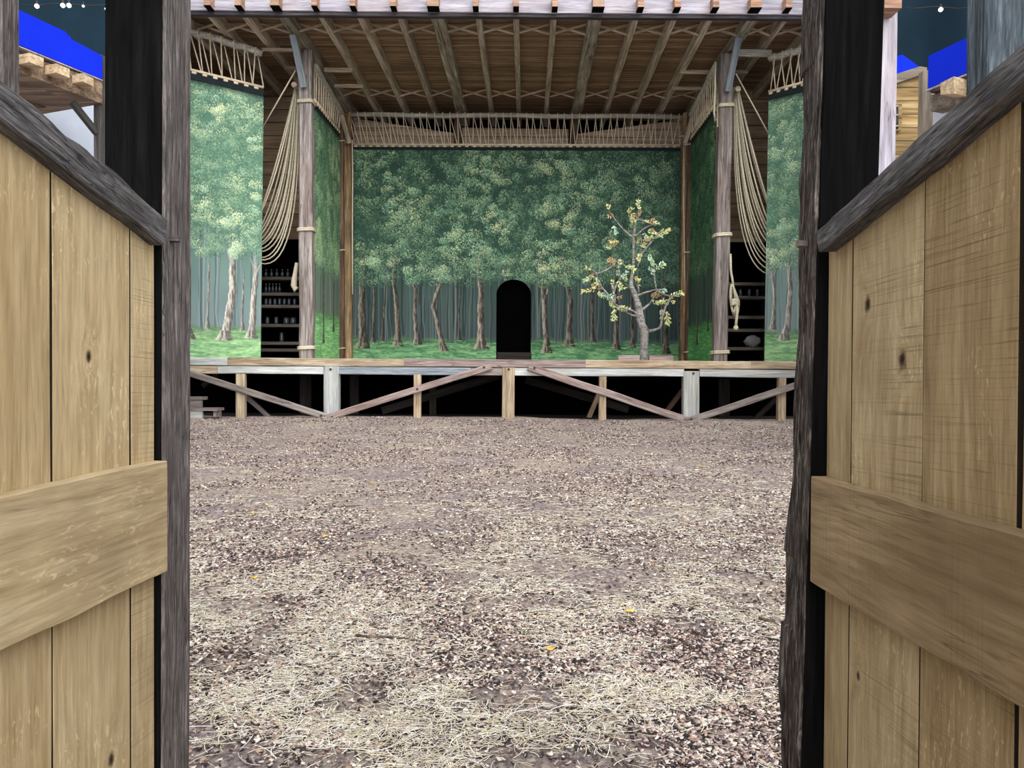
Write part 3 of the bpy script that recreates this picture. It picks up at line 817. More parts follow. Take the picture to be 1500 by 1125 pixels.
def mid_y(x): return ly(535.4, 541.4, x)
def bot_y(x): return ly(547.0, 553.0, x)
for (x0, x1, mt) in ((205, 333, 'pale'), (333, 592, 'tan'), (592, 858, 'mauve'), (858, 1100, 'tan'), (1100, 1232, 'tan')):
    stage_beam(x0, x1, (top_y(x0), top_y(x1)), (mid_y(x0) - 0.3, mid_y(x1) - 0.3), M[mt])
for (x0, x1, mt) in ((205, 318, 'tan'), (318.6, 474, 'pale'), (496, 690, 'blue_far'), (690.5, 736, 'silver'), (754, 1002, 'pale'), (1025, 1232, 'pale')):
    if mt == 'blue_far' and mt not in M:
        M['blue_far'] = wood('blue_grey_stage_timber', H('6f777e'), H('939da6'), H('b4bcc2'), g=9, crack=0.5, bump=0.4, bd=0.02, line=0.25)
    stage_beam(x0, x1, (mid_y(x0) + 0.3, mid_y(x1) + 0.3), (bot_y(x0), bot_y(x1)), M[mt], 0.03, 0.18)
for (xl, xr, yt, w, mt, ref) in ((345, 358, 547, 0.2, 'tan', 0), (474, 496, 536, 0.3, 'pale', -0.02), (606, 616.5, 548, 0.2, 'tan', 0), (736, 754, 538, 0.28, 'tan', -0.02),
                       (878, 888.5, 551, 0.2, 'tan', 0), (1002, 1025, 543, 0.3, 'pale', -0.02), (1141, 1152, 553, 0.2, 'tan', 0)):
    t = P((xl + xr) / 2, yt + 0.5, DF + ref); wd = (P(xr, yt, DF).x - P(xl, yt, DF).x)
    o = Vector((0, w / 2, 0))
    p = timber('front_post', Vector((t.x, t.y, -0.05)) + o, t + o, w, wd, M[mt], st, (0, 1, 0), rough=0.008)
def bolt(px, py, Y, parent, r=0.035):
    c = P(px, py, Y); g = Bag(); g.tube([c, c + Vector((0, 0.05, 0))], r, 10)
    g.build('bolt', M['bolt'], parent, False)
for (x0, y0, x1, y1, hpx, mt, dy, bl_) in ((270, 544, 480, 611, 9.5, 'silver', -0.10, ((470, 609),)), (478, 612, 720, 536.5, 9.5, 'mauve', -0.17, ((709, 538), (486, 611), (611, 570))),
                                     (774, 537, 1008, 616, 10.5, 'mauve', -0.10, ((783, 539),)), (1004, 618, 1180, 560, 9.5, 'silver', -0.17, ((1013, 614),))):
    Y = DF + dy; h = hpx / F * Y
    bro_ = timber('brace', P(x0, y0, Y + 0.03), P(x1, y1, Y + 0.03), 0.07, h, M[mt], st, (0, 1, 0), rough=0.012, ch=0.02)
    for (bx_, by_) in bl_: bolt(bx_, by_, Y - 0.02, st)
bolt(484, 541, DF - 0.04, st); bolt(1016, 547, DF - 0.04, st); bolt(745, 541, DF - 0.04, st)
# timbers inside the void
for (p, q, w, mt) in (((357, 578, 23.2), (398, 614, 23.2), 0.11, 'silver'), ((886, 556, 23.6), (862, 612, 23.6), 0.14, 'tan'), ((1014, 553, 24.0), (976, 602, 24.0), 0.14, 'brown_post'),
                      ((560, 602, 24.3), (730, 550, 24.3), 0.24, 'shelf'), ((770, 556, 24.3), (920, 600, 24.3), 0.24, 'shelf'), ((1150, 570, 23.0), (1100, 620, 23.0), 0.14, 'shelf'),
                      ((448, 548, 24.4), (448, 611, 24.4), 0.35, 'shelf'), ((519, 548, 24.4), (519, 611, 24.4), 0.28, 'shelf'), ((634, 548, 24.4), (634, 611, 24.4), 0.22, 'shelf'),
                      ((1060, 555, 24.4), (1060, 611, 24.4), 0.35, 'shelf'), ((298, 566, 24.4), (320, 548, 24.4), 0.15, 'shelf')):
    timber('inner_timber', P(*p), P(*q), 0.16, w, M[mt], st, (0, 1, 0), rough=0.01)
# added black sheet, standing in for the darkness under the stage
box('shade_under_stage', (SX0 - 0.5, 25.0, -0.05), (SX1 + 0.5, 25.1, STZ - 0.1), M['void_shade_black'])['kind'] = 'structure'

# steps at the left
sp = thing('wooden_steps', P(290, 611, 21.2).xyz, 'short flight of grey wooden steps at the left foot of the stage', 'steps')
sp_loc = WM[sp].translation
def step_box(nm, x0, x1, y0, y1, Ya, Yb, mt='silver'):
    pa = P(x0, y0, Ya); pb = P(x1, y1, Ya)
    prism(nm, [pa, (pb.x, Ya, pa.z), (pb.x, Ya, pb.z), (pa.x, Ya, pb.z)], (0, Yb - Ya, 0), M[mt], sp)
step_box('tread', 230, 318.5, 597.5, 602, 21.0, 21.5)
step_box('tread', 230, 297, 581, 586, 21.25, 21.6)
step_box('riser', 230, 295, 586, 600, 21.3, 21.4)
step_box('riser', 312.5, 316.5, 602, 611, 21.05, 21.45)
step_box('riser', 230, 296, 602, 619, 21.02, 21.12, 'pale')

# ------------------------------------------------------------------ stage canopy
ZR = P(750, 163, 28.6).z
cn = thing('stage_canopy', (0, 20.9, ZR), 'broad timber canopy over the stage with rafters, cross struts and a limewashed front board', 'canopy')
CF = 20.9
X0c, X1c = P(166, 20, CF).x, P(1282, 20, CF).x
VPX, VPY = 771, 535
raf = []   # (x at y=30)
for x, thick in ((263, 0), (312, 0), (362, 0), (418, 1), (473, 0), (529, 0), (587, 0), (641, 2), (701, 0), (756, 0), (811, 0), (872, 2), (931, 0), (987, 0), (1040, 0), (1103, 1), (1150, 0), (1205, 0)):
    raf.append((x, thick))
def raf_line(x):
    k = (VPX - x) / (VPY - 30.0)
    xb = x + k * (163 - 30)
    f_ = PZ(x, 30, ZR); b_ = PZ(xb, 163, ZR)
    d = (b_ - f_) / (b_.y - f_.y)
    return f_ + d * (CF + 0.1 - f_.y), f_ + d * (30.4 - f_.y)
RH = 0.34
lines = []
for (x, th) in raf:
    f_, b_ = raf_line(x)
    wd = 0.16 if th == 0 else (0.30 if th == 1 else 0.36)
    up = Vector((0, 0, RH / 2))
    timber('rafter', f_ + up, b_ + up, wd, RH, M['rafter'] if th == 0 else M['beam_rough'], cn, (1, 0, 0), seg=14, rough=0.006 if th == 0 else 0.03)
    lines.append((f_, b_, wd))
def on(line, Y):
    f_, b_, w = line; t = (Y - f_.y) / (b_.y - f_.y); return f_.lerp(b_, t)
for Yr in (22.1, 27.2):
    for i in range(len(lines) - 1):
        p, q = on(lines[i], Yr), on(lines[i + 1], Yr)
        p = p + Vector((lines[i][2] / 2, 0, 0)); q = q - Vector((lines[i + 1][2] / 2, 0, 0))
        timber('cross_strut', p + Vector((0, 0, 0.04)), q + Vector((0, 0.0, RH - 0.05)), 0.05, 0.05, M['strut'], cn, (0, 1, 0), seg=2, rough=0)
        timber('cross_strut', p + Vector((0, 0.09, RH - 0.05)), q + Vector((0, 0.09, 0.04)), 0.05, 0.05, M['strut'], cn, (0, 1, 0), seg=2, rough=0)
box('ceiling_boards', (X0c, CF + 0.12, ZR + RH), (X1c, 30.6, ZR + RH + 0.06), M['soffit'], cn)
box('roof_covering', (X0c - 0.1, CF - 0.1, ZR + 1.0), (X1c + 0.1, 30.2, ZR + 1.1), M['fascia_edge'], cn)
zb0, zb1 = P(283, 15, CF).z, P(1160, 21, CF).z
fz = (zb0 + zb1) / 2
fa = Vector((X0c, CF, P(166, 14.1, CF).z)); fb = Vector((X1c, CF, P(1282, 22.0, CF).z))
FH = 0.75
timber('front_board', fa + Vector((0, 0.05, FH / 2)), fb + Vector((0, 0.05, FH / 2)), 0.1, FH, M['fascia'], cn, (0, 1, 0), seg=30, rough=0.008, ch=0.01)
timber('drip_edge', fa + Vector((0, 0.13, -0.035)), fb + Vector((0, 0.13, -0.035)), 0.16, 0.12, M['fascia_edge'], cn, (0, 1, 0), seg=30, rough=0.006)
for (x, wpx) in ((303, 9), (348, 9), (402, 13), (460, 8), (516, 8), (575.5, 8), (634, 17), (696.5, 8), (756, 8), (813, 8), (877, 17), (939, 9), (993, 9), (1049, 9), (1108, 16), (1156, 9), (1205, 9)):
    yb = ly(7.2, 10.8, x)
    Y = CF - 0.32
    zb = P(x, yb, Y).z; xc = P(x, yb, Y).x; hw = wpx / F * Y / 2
    # the tails follow the rafters
    k = (VPX - x) / F
    prism('rafter_tail', [(xc - hw, Y, zb), (xc + hw, Y, zb), (xc + hw, Y, zb + 0.3), (xc - hw, Y, zb + 0.3)], (k * 0.34 * 0, 0.33, 0), M['tail'], cn)
    prism('tail_shade', [(xc - hw - .004, Y - 0.004, zb - 0.02), (xc + hw + .004, Y - 0.004, zb - 0.02), (xc + hw + .004, Y - 0.004, zb - 0.001), (xc - hw - .004, Y - 0.004, zb - 0.001)], (0, 0.32, 0), M['shade_black'], cn)  # added black plate: the shadow under each tail put into colour
# short horizontal ties by the side cloths
for (xa, xb, y, hpx, z, mt) in ((475, 516, 102.5, 6, None, 'strut'), (490, 532, 126, 5, None, 'strut'), (997, 1038, 105.5, 5, None, 'strut'), (984, 1027, 129.5, 4.5, None, 'strut'),
                                (1077, 1095, 105.5, 5, None, 'strut'), (418, 434, 100, 4.5, None, 'strut'), (384, 440, 73, 5, None, 'strut'), (1078, 1130, 78, 10, None, 'spar')):
    p = PZ(xa, y, ZR - 0.04); q = PZ(xb, y, ZR - 0.04); Y = p.y
    if xa in (384, 1078): Y = 23.0; p = P(xa, y, Y); q = P(xb, y, Y)
    timber('tie_batten', p, Vector((q.x, p.y, p.z)), 0.08, hpx / F * Y, M[mt], cn, (0, 1, 0), seg=4, rough=0.006)

# ------------------------------------------------------------------ stage pillars and back posts
def pillar(lbl, top, bot, wd, Y, mat, bands, brace, side):
    t = P(top[0], top[1], Y); b = floor_pt(bot, Y); t.z = min(t.z, ZR - 0.005)
    root = thing('stage_pillar', b, lbl, 'pillar', 'main stage pillars')
    w = wd / F * Y; o = Vector((0, w / 2, 0))
    timber('shaft', b + o, t + o, w, w, mat, root, (0, 1, 0), seg=24, rough=0.02, ch=0.05)
    for y in bands:
        tt = (P(bot, y, Y).z - b.z) / (t.z - b.z); c = b.lerp(t, tt) + o
        h = w / 2 + 0.035; g = Bag()
        ring = [c + Vector(v) for v in ((-h, -h + .06, 0), (-h + .06, -h, 0.0), (h - .06, -h, 0.02), (h, -h + .06, 0.02), (h, h - .06, 0.02), (h - .06, h, 0.02), (-h + .06, h, 0), (-h, h - .06, 0), (-h, -h + .06, 0))]
        g.tube(ring, 0.032, 6); g.tube([r_ + Vector((0, 0, 0.05)) for r_ in ring], 0.03, 6)
        g.build('rope_band', M['rope'], root)
    (x0, y0), (x1, y1) = brace
    timber('knee_brace', P(x0, y0, Y - 0.9), P(x1, y1, Y - 0.12), 0.14, 0.19, M['blue_far'], root, (0, 1, 0), seg=6, rough=0.01)
    return root
PY = 23.15
pillar('left stage pillar of cracked squared oak with three rope bands', (445.5, 72), 447.5, 19.5, PY, M['pillar'], (149.5, 337.5, 511), ((429, 50), (445, 127)), -1)
pillar('right leaning stage pillar of cracked squared oak with three rope bands', (1066, 78), 1056.5, 19.5, PY, M['pillar'], (155.5, 345, 517.5), ((1082, 54), (1066.5, 133)), 1)
def backpost(lbl, x, w, Y, mat, ytop, topx=None, tie=()):
    b = floor_pt(x, Y); t = P(topx or x, ytop, Y); t.z = min(t.z, ZR - 0.005); b.x = P(x, 523, Y).x
    root = thing('backdrop_post', b, lbl, 'post', 'posts beside the backdrop')
    wd = w / F * Y
    timber('shaft', b + Vector((0, wd / 2, 0)), t + Vector((0, wd / 2, 0)), wd, wd, mat, root, (0, 1, 0), seg=16, rough=0.012)
    for y in tie:
        c = Vector((P(x, y, Y).x, Y + wd / 2, P(x, y, Y).z)); h = wd / 2 + 0.02
        g = Bag(); g.tube([c + Vector(v) for v in ((-h, -h, 0), (h, -h, 0.03), (h, h, 0.03), (-h, h, 0), (-h, -h, 0))], 0.025, 6)
        g.build('rope_band', M['rope'], root)
    return root
backpost('golden brown post just left of the backdrop', 510, 10, 27.75, M['gold_post'], 165, 508.5, (209,))
backpost('dark brown post left of the golden post by the backdrop', 500, 7, 27.4, M['brown_post'], 165, 499.5, (207, 367, 511))
backpost('tan post just right of the backdrop', 1000.5, 8, 27.75, M['gold_post'], 165, 1005, (200,))
backpost('brown post right of the tan post by the backdrop', 1008.5, 8, 27.4, M['brown_post'], 165, 1012, (212, 370, 516))
kb = timber('corner_brace', P(500, 168, 27.2), P(512, 210, 27.5), 0.12, 0.16, M['rafter'], None, (0, 1, 0)); tag(kb, 'short slanting brace at the top left corner of the backdrop', 'brace')
kb = timber('corner_brace', P(1014, 172, 27.2), P(1003, 210, 27.5), 0.12, 0.16, M['rafter'], None, (0, 1, 0)); tag(kb, 'short slanting brace at the top right corner of the backdrop', 'brace')
# hanging cords beside the backdrop
for (pp, lb) in ((((516, 205), (516.6, 250), (516.2, 330), (516.3, 431)), 'thin cord hanging down the left edge of the backdrop'),
                 (((1002, 200), (1001.5, 300), (1003, 400), (1006, 470)), 'thin cord hanging over the tan post right of the backdrop')):
    g = Bag(); g.tube([P(x, y, 27.65) for x, y in pp], 0.022, 6); tag(g.build('hanging_cord', M['cord']), lb, 'cord')
g = Bag(); g.tube([P(x, y, 23.0) for x, y in ((1048, 90), (1047.5, 130), (1046, 165), (1048, 178), (1051, 172), (1050.5, 120), (1051, 186))], 0.03, 6)
tag(g.build('rope_loop', M['rope']), 'white rope loop dangling left of the right pillar near its top', 'rope')

# ------------------------------------------------------------------ walls round the stage
zp = P(410, 352, 27.2).z
def plank_wall(nm, lo, hi, mat):
    o = box(nm, lo, hi, mat); o['kind'] = 'structure'; return o
plank_wall('wall_back_left', (-14.5, 27.2, zp), (XL - 0.35, 27.35, ZR + RH - 0.01), M['plank_wall'])
plank_wall('wall_back_right', (XR + 0.35, 27.2, zp), (14.5, 27.35, ZR + RH - 0.01), M['plank_wall'])
plank_wall('wall_back_shade', (-14.5, 30.65, 0), (14.5, 30.8, ZR + 1.0), M['void_shade_black'])
for nm, xa, xb in (('shade_sheet_left', -14.5, XL - 0.35), ('shade_sheet_right', XR + 0.35, 14.5)):  # added black sheets standing in for the darkness below the plank walls
    plank_wall(nm, (xa, 27.1, STZ), (xb, 27.2, zp + 0.02), M['void_shade_black'])
for nm, xa in (('wall_side_left', -10.75), ('wall_side_right', 9.7)):
    plank_wall(nm, (xa, 21.9, STZ), (xa + 0.1, 27.2, ZR + RH - 0.01), M['plank_wall2'])
# the upper back wall between the posts: three boarded bays
for (pts, lb) in ((((518, 173), (665, 195), (665, 214), (518, 214)), 'left boarded bay above the backdrop with slanting top'),
                  (((677, 187), (833, 189), (833, 214), (677, 214)), 'middle boarded bay above the backdrop'),
                  (((846, 196), (1000, 175), (1000, 216), (846, 216)), 'right boarded bay above the backdrop with slanting top')):
    p = [P(x, y, 28.7) for x, y in pts]
    p[2].z = STZ; p[3].z = STZ
    o = prism('boarded_bay', p[::-1], (0, 0.08, 0), M['back_panel']); tag(o, lb, 'wall boards')
for x, lb in ((671, 'left brown upright between the boarded bays above the backdrop'), (840, 'right brown upright between the boarded bays above the backdrop')):
    t = P(x, 168, 28.6); o = timber('bay_post', Vector((t.x, 28.6, STZ)), Vector((t.x, 28.6, ZR - 0.01)), 0.2, 0.26, M['brown_post']); tag(o, lb, 'post')
# added black sheet, the deep shade behind the arch put into colour
bk = box('arch_shade', (P(700, 400, 28.35).x, 28.35, STZ), (P(806, 400, 28.35).x, 28.4, P(750, 380, 28.35).z), M['void_shade_black']); tag(bk, 'added black sheet standing in for the shade in the arched doorway of the backdrop', 'shade')

# ------------------------------------------------------------------ ropes slung at the sides
def bez(p0, p1, p2, t): return (p0[0] * (1 - t) ** 2 + 2 * p1[0] * t * (1 - t) + p2[0] * t * t, p0[1] * (1 - t) ** 2 + 2 * p1[1] * t * (1 - t) + p2[1] * t * t)
rr = random.Random(5)
NR = 13
for side in (-1, 1):
    sgn = (lambda x: x) if side < 0 else (lambda x: 1512.5 - x)
    for i in range(NR):
        k = i / (NR - 1)
        ye = (297, 302, 323, 332, 340, 346, 353, 358, 364, 369, 376, 382, 388)[i] + rr.uniform(-1.5, 1.5)
        if side > 0: ye = ye + 8 + (4 if i > 6 else -4)
        p0 = (432 + 5 * k + rr.uniform(-1, 1), 128)
        p1 = (408 + 33 * k + (2 if i % 3 == 0 else -1), 228 + 164 * k ** 0.85)
        p2 = (386, ye)
        Y = 23.55 + 0.35 * rr.random()
        pts = []
        for t in [j / 16 * 1.12 for j in range(17)]:
            x, y = bez(p0, p1, p2, t); pts.append(P(sgn(x), y, Y + 0.25 * t))
        g = Bag(); g.tube(pts, 0.019 + 0.006 * rr.random() + (0.012 if (side > 0 and i in (0, 4)) else 0), 7)
        o = g.build('slung_rope', M['rope'])
        tag(o, 'pale rope slung in a curve between the left pillar and the left painted cloth' if side < 0 else 'pale rope slung in a curve between the right pillar and the right painted cloth', 'rope',
            'ropes slung beside the left pillar' if side < 0 else 'ropes slung beside the right pillar')
    a, b = ((433, 103), (384, 188)) if side < 0 else ((1078, 108), (1128, 200))
    g = Bag(); g.tube([P(a[0], a[1], 23.2), P(b[0], b[1], 23.6)], 0.022, 6)
    tag(g.build('guy_line', M['cord']), 'straight thin line running down %s from the %s pillar' % (('left', 'left') if side < 0 else ('right', 'right')), 'line')
    c = P(431.5 if side < 0 else 1080.5, 125 if side < 0 else 131, 23.3)
    pl = thing('pulley_block', c, 'small wooden pulley block at the head of the %s rope bundle' % ('left' if side < 0 else 'right'), 'pulley')
    for nm, r_, h_ in (('sheave', 0.07, 0.04), ('cheek', 0.085, 0.02)):
        for s in ((0,) if nm == 'sheave' else (-0.05, 0.05)):
            g = Bag(); g.tube([c + Vector((0, s - h_ / 2, 0)), c + Vector((0, s + h_ / 2, 0))], r_, 14); g.build(nm, M['strut'], pl, False)
# rope coil on the right pillar
cc = thing('rope_coil', P(1074, 420, 23.0), 'coiled cream rope with a knotted tail hanging on the right pillar', 'rope coil')
g = Bag(); g.tube([P(x, y, 23.05) for x, y in ((1070, 372), (1070.5, 395), (1071.5, 402), (1073, 410), (1074, 418))], 0.035, 7); g.build('hanger', M['rope'], cc)
g = Bag()
for i in range(5):
    cx, cy = 1073.5 + 0.7 * i, 437 + 2.0 * i; pts = []
    for j in range(21):
        a_ = 2 * math.pi * j / 20
        pts.append(P(cx + (3.4 + 0.4 * i) * math.cos(a_) + 1.2 * math.sin(a_), cy + (20 - 0.5 * i) * math.sin(a_), 22.95 + 0.035 * i))
    g.tube(pts, 0.034, 6)
for j in range(4):
    pts = [P(1077 + 5.5 * math.cos(a_), 441 + j * 2.2 + 2.5 * math.sin(a_), 22.99 + 0.14 * math.sin(a_ + 0.6)) for a_ in [2 * math.pi * k / 12 for k in range(13)]]
    g.tube(pts, 0.034, 6)
g.build('coil', M['rope'], cc)
g = Bag(); g.tube([P(x, y, 22.93) for x, y in ((1079, 446), (1079.8, 458), (1078.6, 470), (1078, 478))], 0.042, 7); g.build('tail', M['rope'], cc)
g = Bag(); g.tube([P(x, y, 22.93) for x, y in ((1077.8, 477), (1078, 479), (1077.8, 481.5), (1077.6, 483.5))], [0.045, 0.075, 0.075, 0.04], 8); g.build('knot', M['rope'], cc)
g = Bag(); g.tube([P(x - 1.5, y, 23.75) for x, y in ((436, 385), (434, 400), (432.5, 410), (432, 418), (434, 425), (437, 420))], [0.05, 0.07, 0.09, 0.1, 0.08, 0.05], 8)
tag(g.build('rope_bundle', M['rope']), 'small rope bundle hooked behind the left pillar', 'rope bundle')

# ------------------------------------------------------------------ shelves with jars in the dark wings
def shelf_unit(lbl, xa, xb, ys, Y, side):
    root = thing('shelf_unit', floor_pt((xa + xb) / 2, Y), lbl, 'shelves')
    pa, pb = P(xa, 470, Y).x, P(xb, 470, Y).x
    zt_ = P(xa, min(ys) - 30, Y).z
    for x in (pa, pb): timber('upright', (x, Y + 0.2, STZ), (x, Y + 0.2, zt_), 0.4, 0.06, M['shelf'], root, (0, 1, 0), seg=2, rough=0)
    for y in ys:
        z = P((xa + xb) / 2, y, Y).z
        timber('shelf', (pa, Y + 0.2, z - 0.04), (pb, Y + 0.2, z - 0.04), 0.4, 0.1, M['shelf2'], root, (0, 1, 0), seg=2, rough=0.003)
    return root
M['shelf2'] = wood('shelf_edge', H('4b443e'), H('6a625b'), H('857c72'), g=9)
SY = 25.4
shelf_unit('dark open shelves of jars left of the left stage pillar', 377, 441, (406, 429, 447, 475, 501, 511), SY, -1)
shelf_unit('dark open shelves with a few jars right of the right stage pillar', 1064, 1121, (414, 434, 463, 482, 509), SY, 1)
def jar(x, y, h, w, lbl, grp, tall=False):
    z = P(x, y, SY).z + 0.01; c = Vector((P(x, y, SY).x, SY + 0.12, z)); hh = h / F * SY; r_ = w / F * SY / 2
    root = thing('glass_jar' if not tall else 'glass_bottle', c, lbl, 'jar' if not tall else 'bottle', grp)
    g = Bag()
    if tall: pr = [(r_, 0), (r_, hh * 0.55), (r_ * 0.4, hh * 0.72), (r_ * 0.38, hh)]
    else: pr = [(r_ * 0.95, 0), (r_, hh * 0.1), (r_, hh * 0.75), (r_ * 0.8, hh * 0.88)]
    g.add(*lathe(pr, c)); g.build('body', M['glass'], root)
    g = Bag(); g.add(*lathe([(r_ * (0.45 if tall else 0.82), 0), (r_ * (0.45 if tall else 0.82), hh * 0.12)], c + Vector((0, 0, hh * (1.0 if tall else 0.885)))))
    g.build('stopper' if tall else 'lid', M['lid'] if not tall else M['shelf2'], root, False)
for x in (388, 396, 404, 412, 420): jar(x, 405.5, 10, 5, 'dark bottle on the top shelf left of the left pillar', 'bottles on the top left shelf', True)
for x in (388, 393, 398, 403, 408): jar(x, 428.5, 12, 4, 'slim bottle in the row on the second left shelf', 'bottles on the second left shelf', True)
for x in (388, 394, 401, 408, 415, 422, 430): jar(x, 446.5, 9, 5, 'small dark jar in the row on the third left shelf', 'jars on the third left shelf')
for x in (390, 403): jar(x, 474.5, 10, 6, 'dark jar with a bright glint at the left of the fourth left shelf', 'glinting jars on the fourth left shelf')
for x in (418, 428): jar(x, 474.5, 9, 9, 'wide dark jar at the right of the fourth left shelf', 'wide jars on the fourth left shelf')
jar(411, 500.5, 13, 6, 'single jar on the fifth left shelf', None)
for x in (1086, 1099, 1111): jar(x, 433.5, 10, 5, 'small pale-topped jar on the second right shelf', 'jars on the second right shelf')
# cloth bundle
cb = P(1104, 501, SY); V, Fc = [], []
nu, nv = 18, 12
for j in range(nv + 1):
    th = math.pi * j / nv
    for i in range(nu):
        ph = 2 * math.pi * i / nu
        r_ = 1 + 0.13 * math.sin(5 * ph + 3 * th) + 0.08 * math.sin(9 * th + 2 * ph)
        V.append(cb + Vector((0.26 * r_ * math.sin(th) * math.cos(ph), 0.14 + 0.15 * r_ * math.sin(th) * math.sin(ph), 0.19 * r_ * math.cos(th) + 0.02)))
for j in range(nv):
    for i in range(nu): Fc.append((j * nu + i, (j + 1) * nu + i, (j + 1) * nu + (i + 1) % nu, j * nu + (i + 1) % nu))
tag(mesh('cloth_bundle', V, Fc, M['cloth_white'], None, None, True), 'crumpled whitish cloth bundle on a low shelf right of the right pillar', 'cloth')

# ------------------------------------------------------------------ prop tree on the stage
TY = 22.3
def T(u, v, dy=0.0): return P(840 + u / 4.3278, 280 + v / 4.3269, TY + dy)
tree = thing('prop_tree', T(447, 1068), 'small twisted stage tree with few pale yellow-green leaves standing right of the arch', 'tree')
bark = wood('silvery_bark', H('5a5552'), H('9a9691'), H('d6d3cd'), g=16, bump=0.8, bd=0.02, var=0, saw=22, line=0.4)
leafm = attr_mat('pale_leaves', 0.6)
g = Bag()
def sm(pts, n=4):
    out = []
    for i in range(len(pts) - 1):
        p0 = pts[max(0, i - 1)]; p1 = pts[i]; p2 = pts[i + 1]; p3 = pts[min(len(pts) - 1, i + 2)]
        for k in range(n):
            t = k / n
            out.append(tuple(0.5 * ((2 * b_) + (-a_ + c_) * t + (2 * a_ - 5 * b_ + 4 * c_ - d_) * t * t + (-a_ + 3 * b_ - 3 * c_ + d_) * t ** 3) for a_, b_, c_, d_ in zip(p0, p1, p2, p3)))
    out.append(pts[-1]); return out
def limb(pts):   # (u, v, depth, radius in crop px)
    q = sm(pts, 4)
    g.tube([T(a[0], a[1], a[2]) for a in q], [max(0.008, a[3] / 4.33 / F * TY) * random.uniform(0.92, 1.08) for a in q], 9)
limb([(447, 1070, 0, 33), (446, 1040, 0, 29), (447, 960, 0, 29), (448, 890, 0, 30), (428, 830, 0, 26), (416, 750, 0, 24), (400, 690, 0, 20), (383, 640, 0, 18), (366, 600, 0, 15), (370, 540, 0, 11), (380, 480, 0, 9), (380, 400, 0, 8), (382, 300, 0, 8), (388, 230, 0, 7), (388, 195, 0, 6), (410, 180, 0.05, 5), (440, 185, 0.1, 4)])
limb([(470, 888, 0, 11), (520, 878, -0.1, 8), (552, 858, -0.2, 8), (562, 800, -0.2, 8), (585, 730, -0.25, 7), (612, 672, -0.3, 6), (575, 655, -0.3, 5), (530, 632, -0.3, 4)])
limb([(612, 672, -0.3, 5), (640, 665, -0.3, 4), (665, 650, -0.3, 3)])
limb([(436, 752, 0, 10), (480, 715, 0.1, 7), (505, 680, 0.15, 6), (525, 640, 0.15, 5), (515, 560, 0.15, 5), (512, 500, 0.15, 5), (508, 450, 0.2, 4), (490, 410, 0.2, 3)])
limb([(395, 665, 0, 9), (450, 645, -0.15, 6), (520, 625, -0.2, 5), (575, 628, -0.2, 4)])
limb([(410, 790, 0, 9), (370, 785, 0, 6), (310, 755, 0.1, 6), (250, 715, 0.1, 5), (200, 670, 0.15, 4), (150, 650, 0.2, 3)])
limb([(408, 780, 0, 8), (370, 755, -0.1, 5), (320, 742, -0.1, 5), (270, 720, -0.15, 6), (220, 655, -0.2, 5), (180, 610, -0.2, 5), (160, 570, -0.2, 4), (145, 525, -0.2, 4), (110, 490, -0.25, 3)])
limb([(145, 522, -0.2, 5), (200, 505, -0.15, 5), (245, 475, -0.1, 4), (270, 445, -0.1, 3)])
limb([(262, 705, 0, 9), (255, 650, 0, 8), (245, 590, 0.05, 8)])
limb([(256, 640, 0, 7), (275, 590, 0, 6), (298, 545, 0, 5), (285, 480, 0, 4), (300, 420, 0, 3)])
limb([(375, 500, 0, 7), (330, 475, 0.1, 5), (285, 450, 0.1, 4), (230, 435, 0.1, 3), (205, 430, 0.1, 2)])
limb([(380, 295, 0, 7), (340, 265, 0.1, 6), (300, 225, 0.1, 5), (260, 175, 0.1, 4), (225, 125, 0.1, 3)])
limb([(383, 290, 0, 7), (410, 270, -0.1, 5), (445, 240, -0.1, 4), (495, 215, -0.15, 4), (545, 208, -0.2, 3)])
limb([(390, 435, 0, 6), (430, 400, -0.1, 6), (470, 350, -0.15, 6), (510, 305, -0.2, 5), (550, 260, -0.2, 3), (585, 250, -0.2, 2)])
limb([(388, 335, 0, 5), (425, 345, 0.1, 4), (430, 300, 0.1, 4), (425, 270, 0.1, 3)])
limb([(385, 545, 0, 6), (405, 580, 0.1, 6), (415, 640, 0.1, 5), (412, 440, 0.1, 4)][:3])
limb([(428, 350, 0.1, 4), (425, 420, 0.1, 5), (405, 480, 0.05, 5)])
limb([(410, 180, 0.05, 4), (415, 130, 0, 3), (413, 70, 0, 2), (415, 40, 0, 2)])
limb([(395, 190, 0, 4), (365, 180, 0.1, 3), (350, 150, 0.1, 3), (375, 145, 0.1, 2)])
limb([(430, 185, 0.05, 4), (470, 200, 0, 3), (500, 210, 0, 3)])
limb([(570, 760, -0.2, 4), (595, 790, -0.25, 3), (600, 820, -0.3, 2)])
limb([(555, 790, -0.2, 4), (556, 750, -0.15, 2)])
limb([(500, 690, 0.15, 4), (540, 700, 0.1, 3), (565, 698, 0.1, 2)])
limb([(285, 742, 0.1, 5), (262, 770, 0.05, 3), (258, 800, 0, 2)])
g.build('trunk', bark, tree)
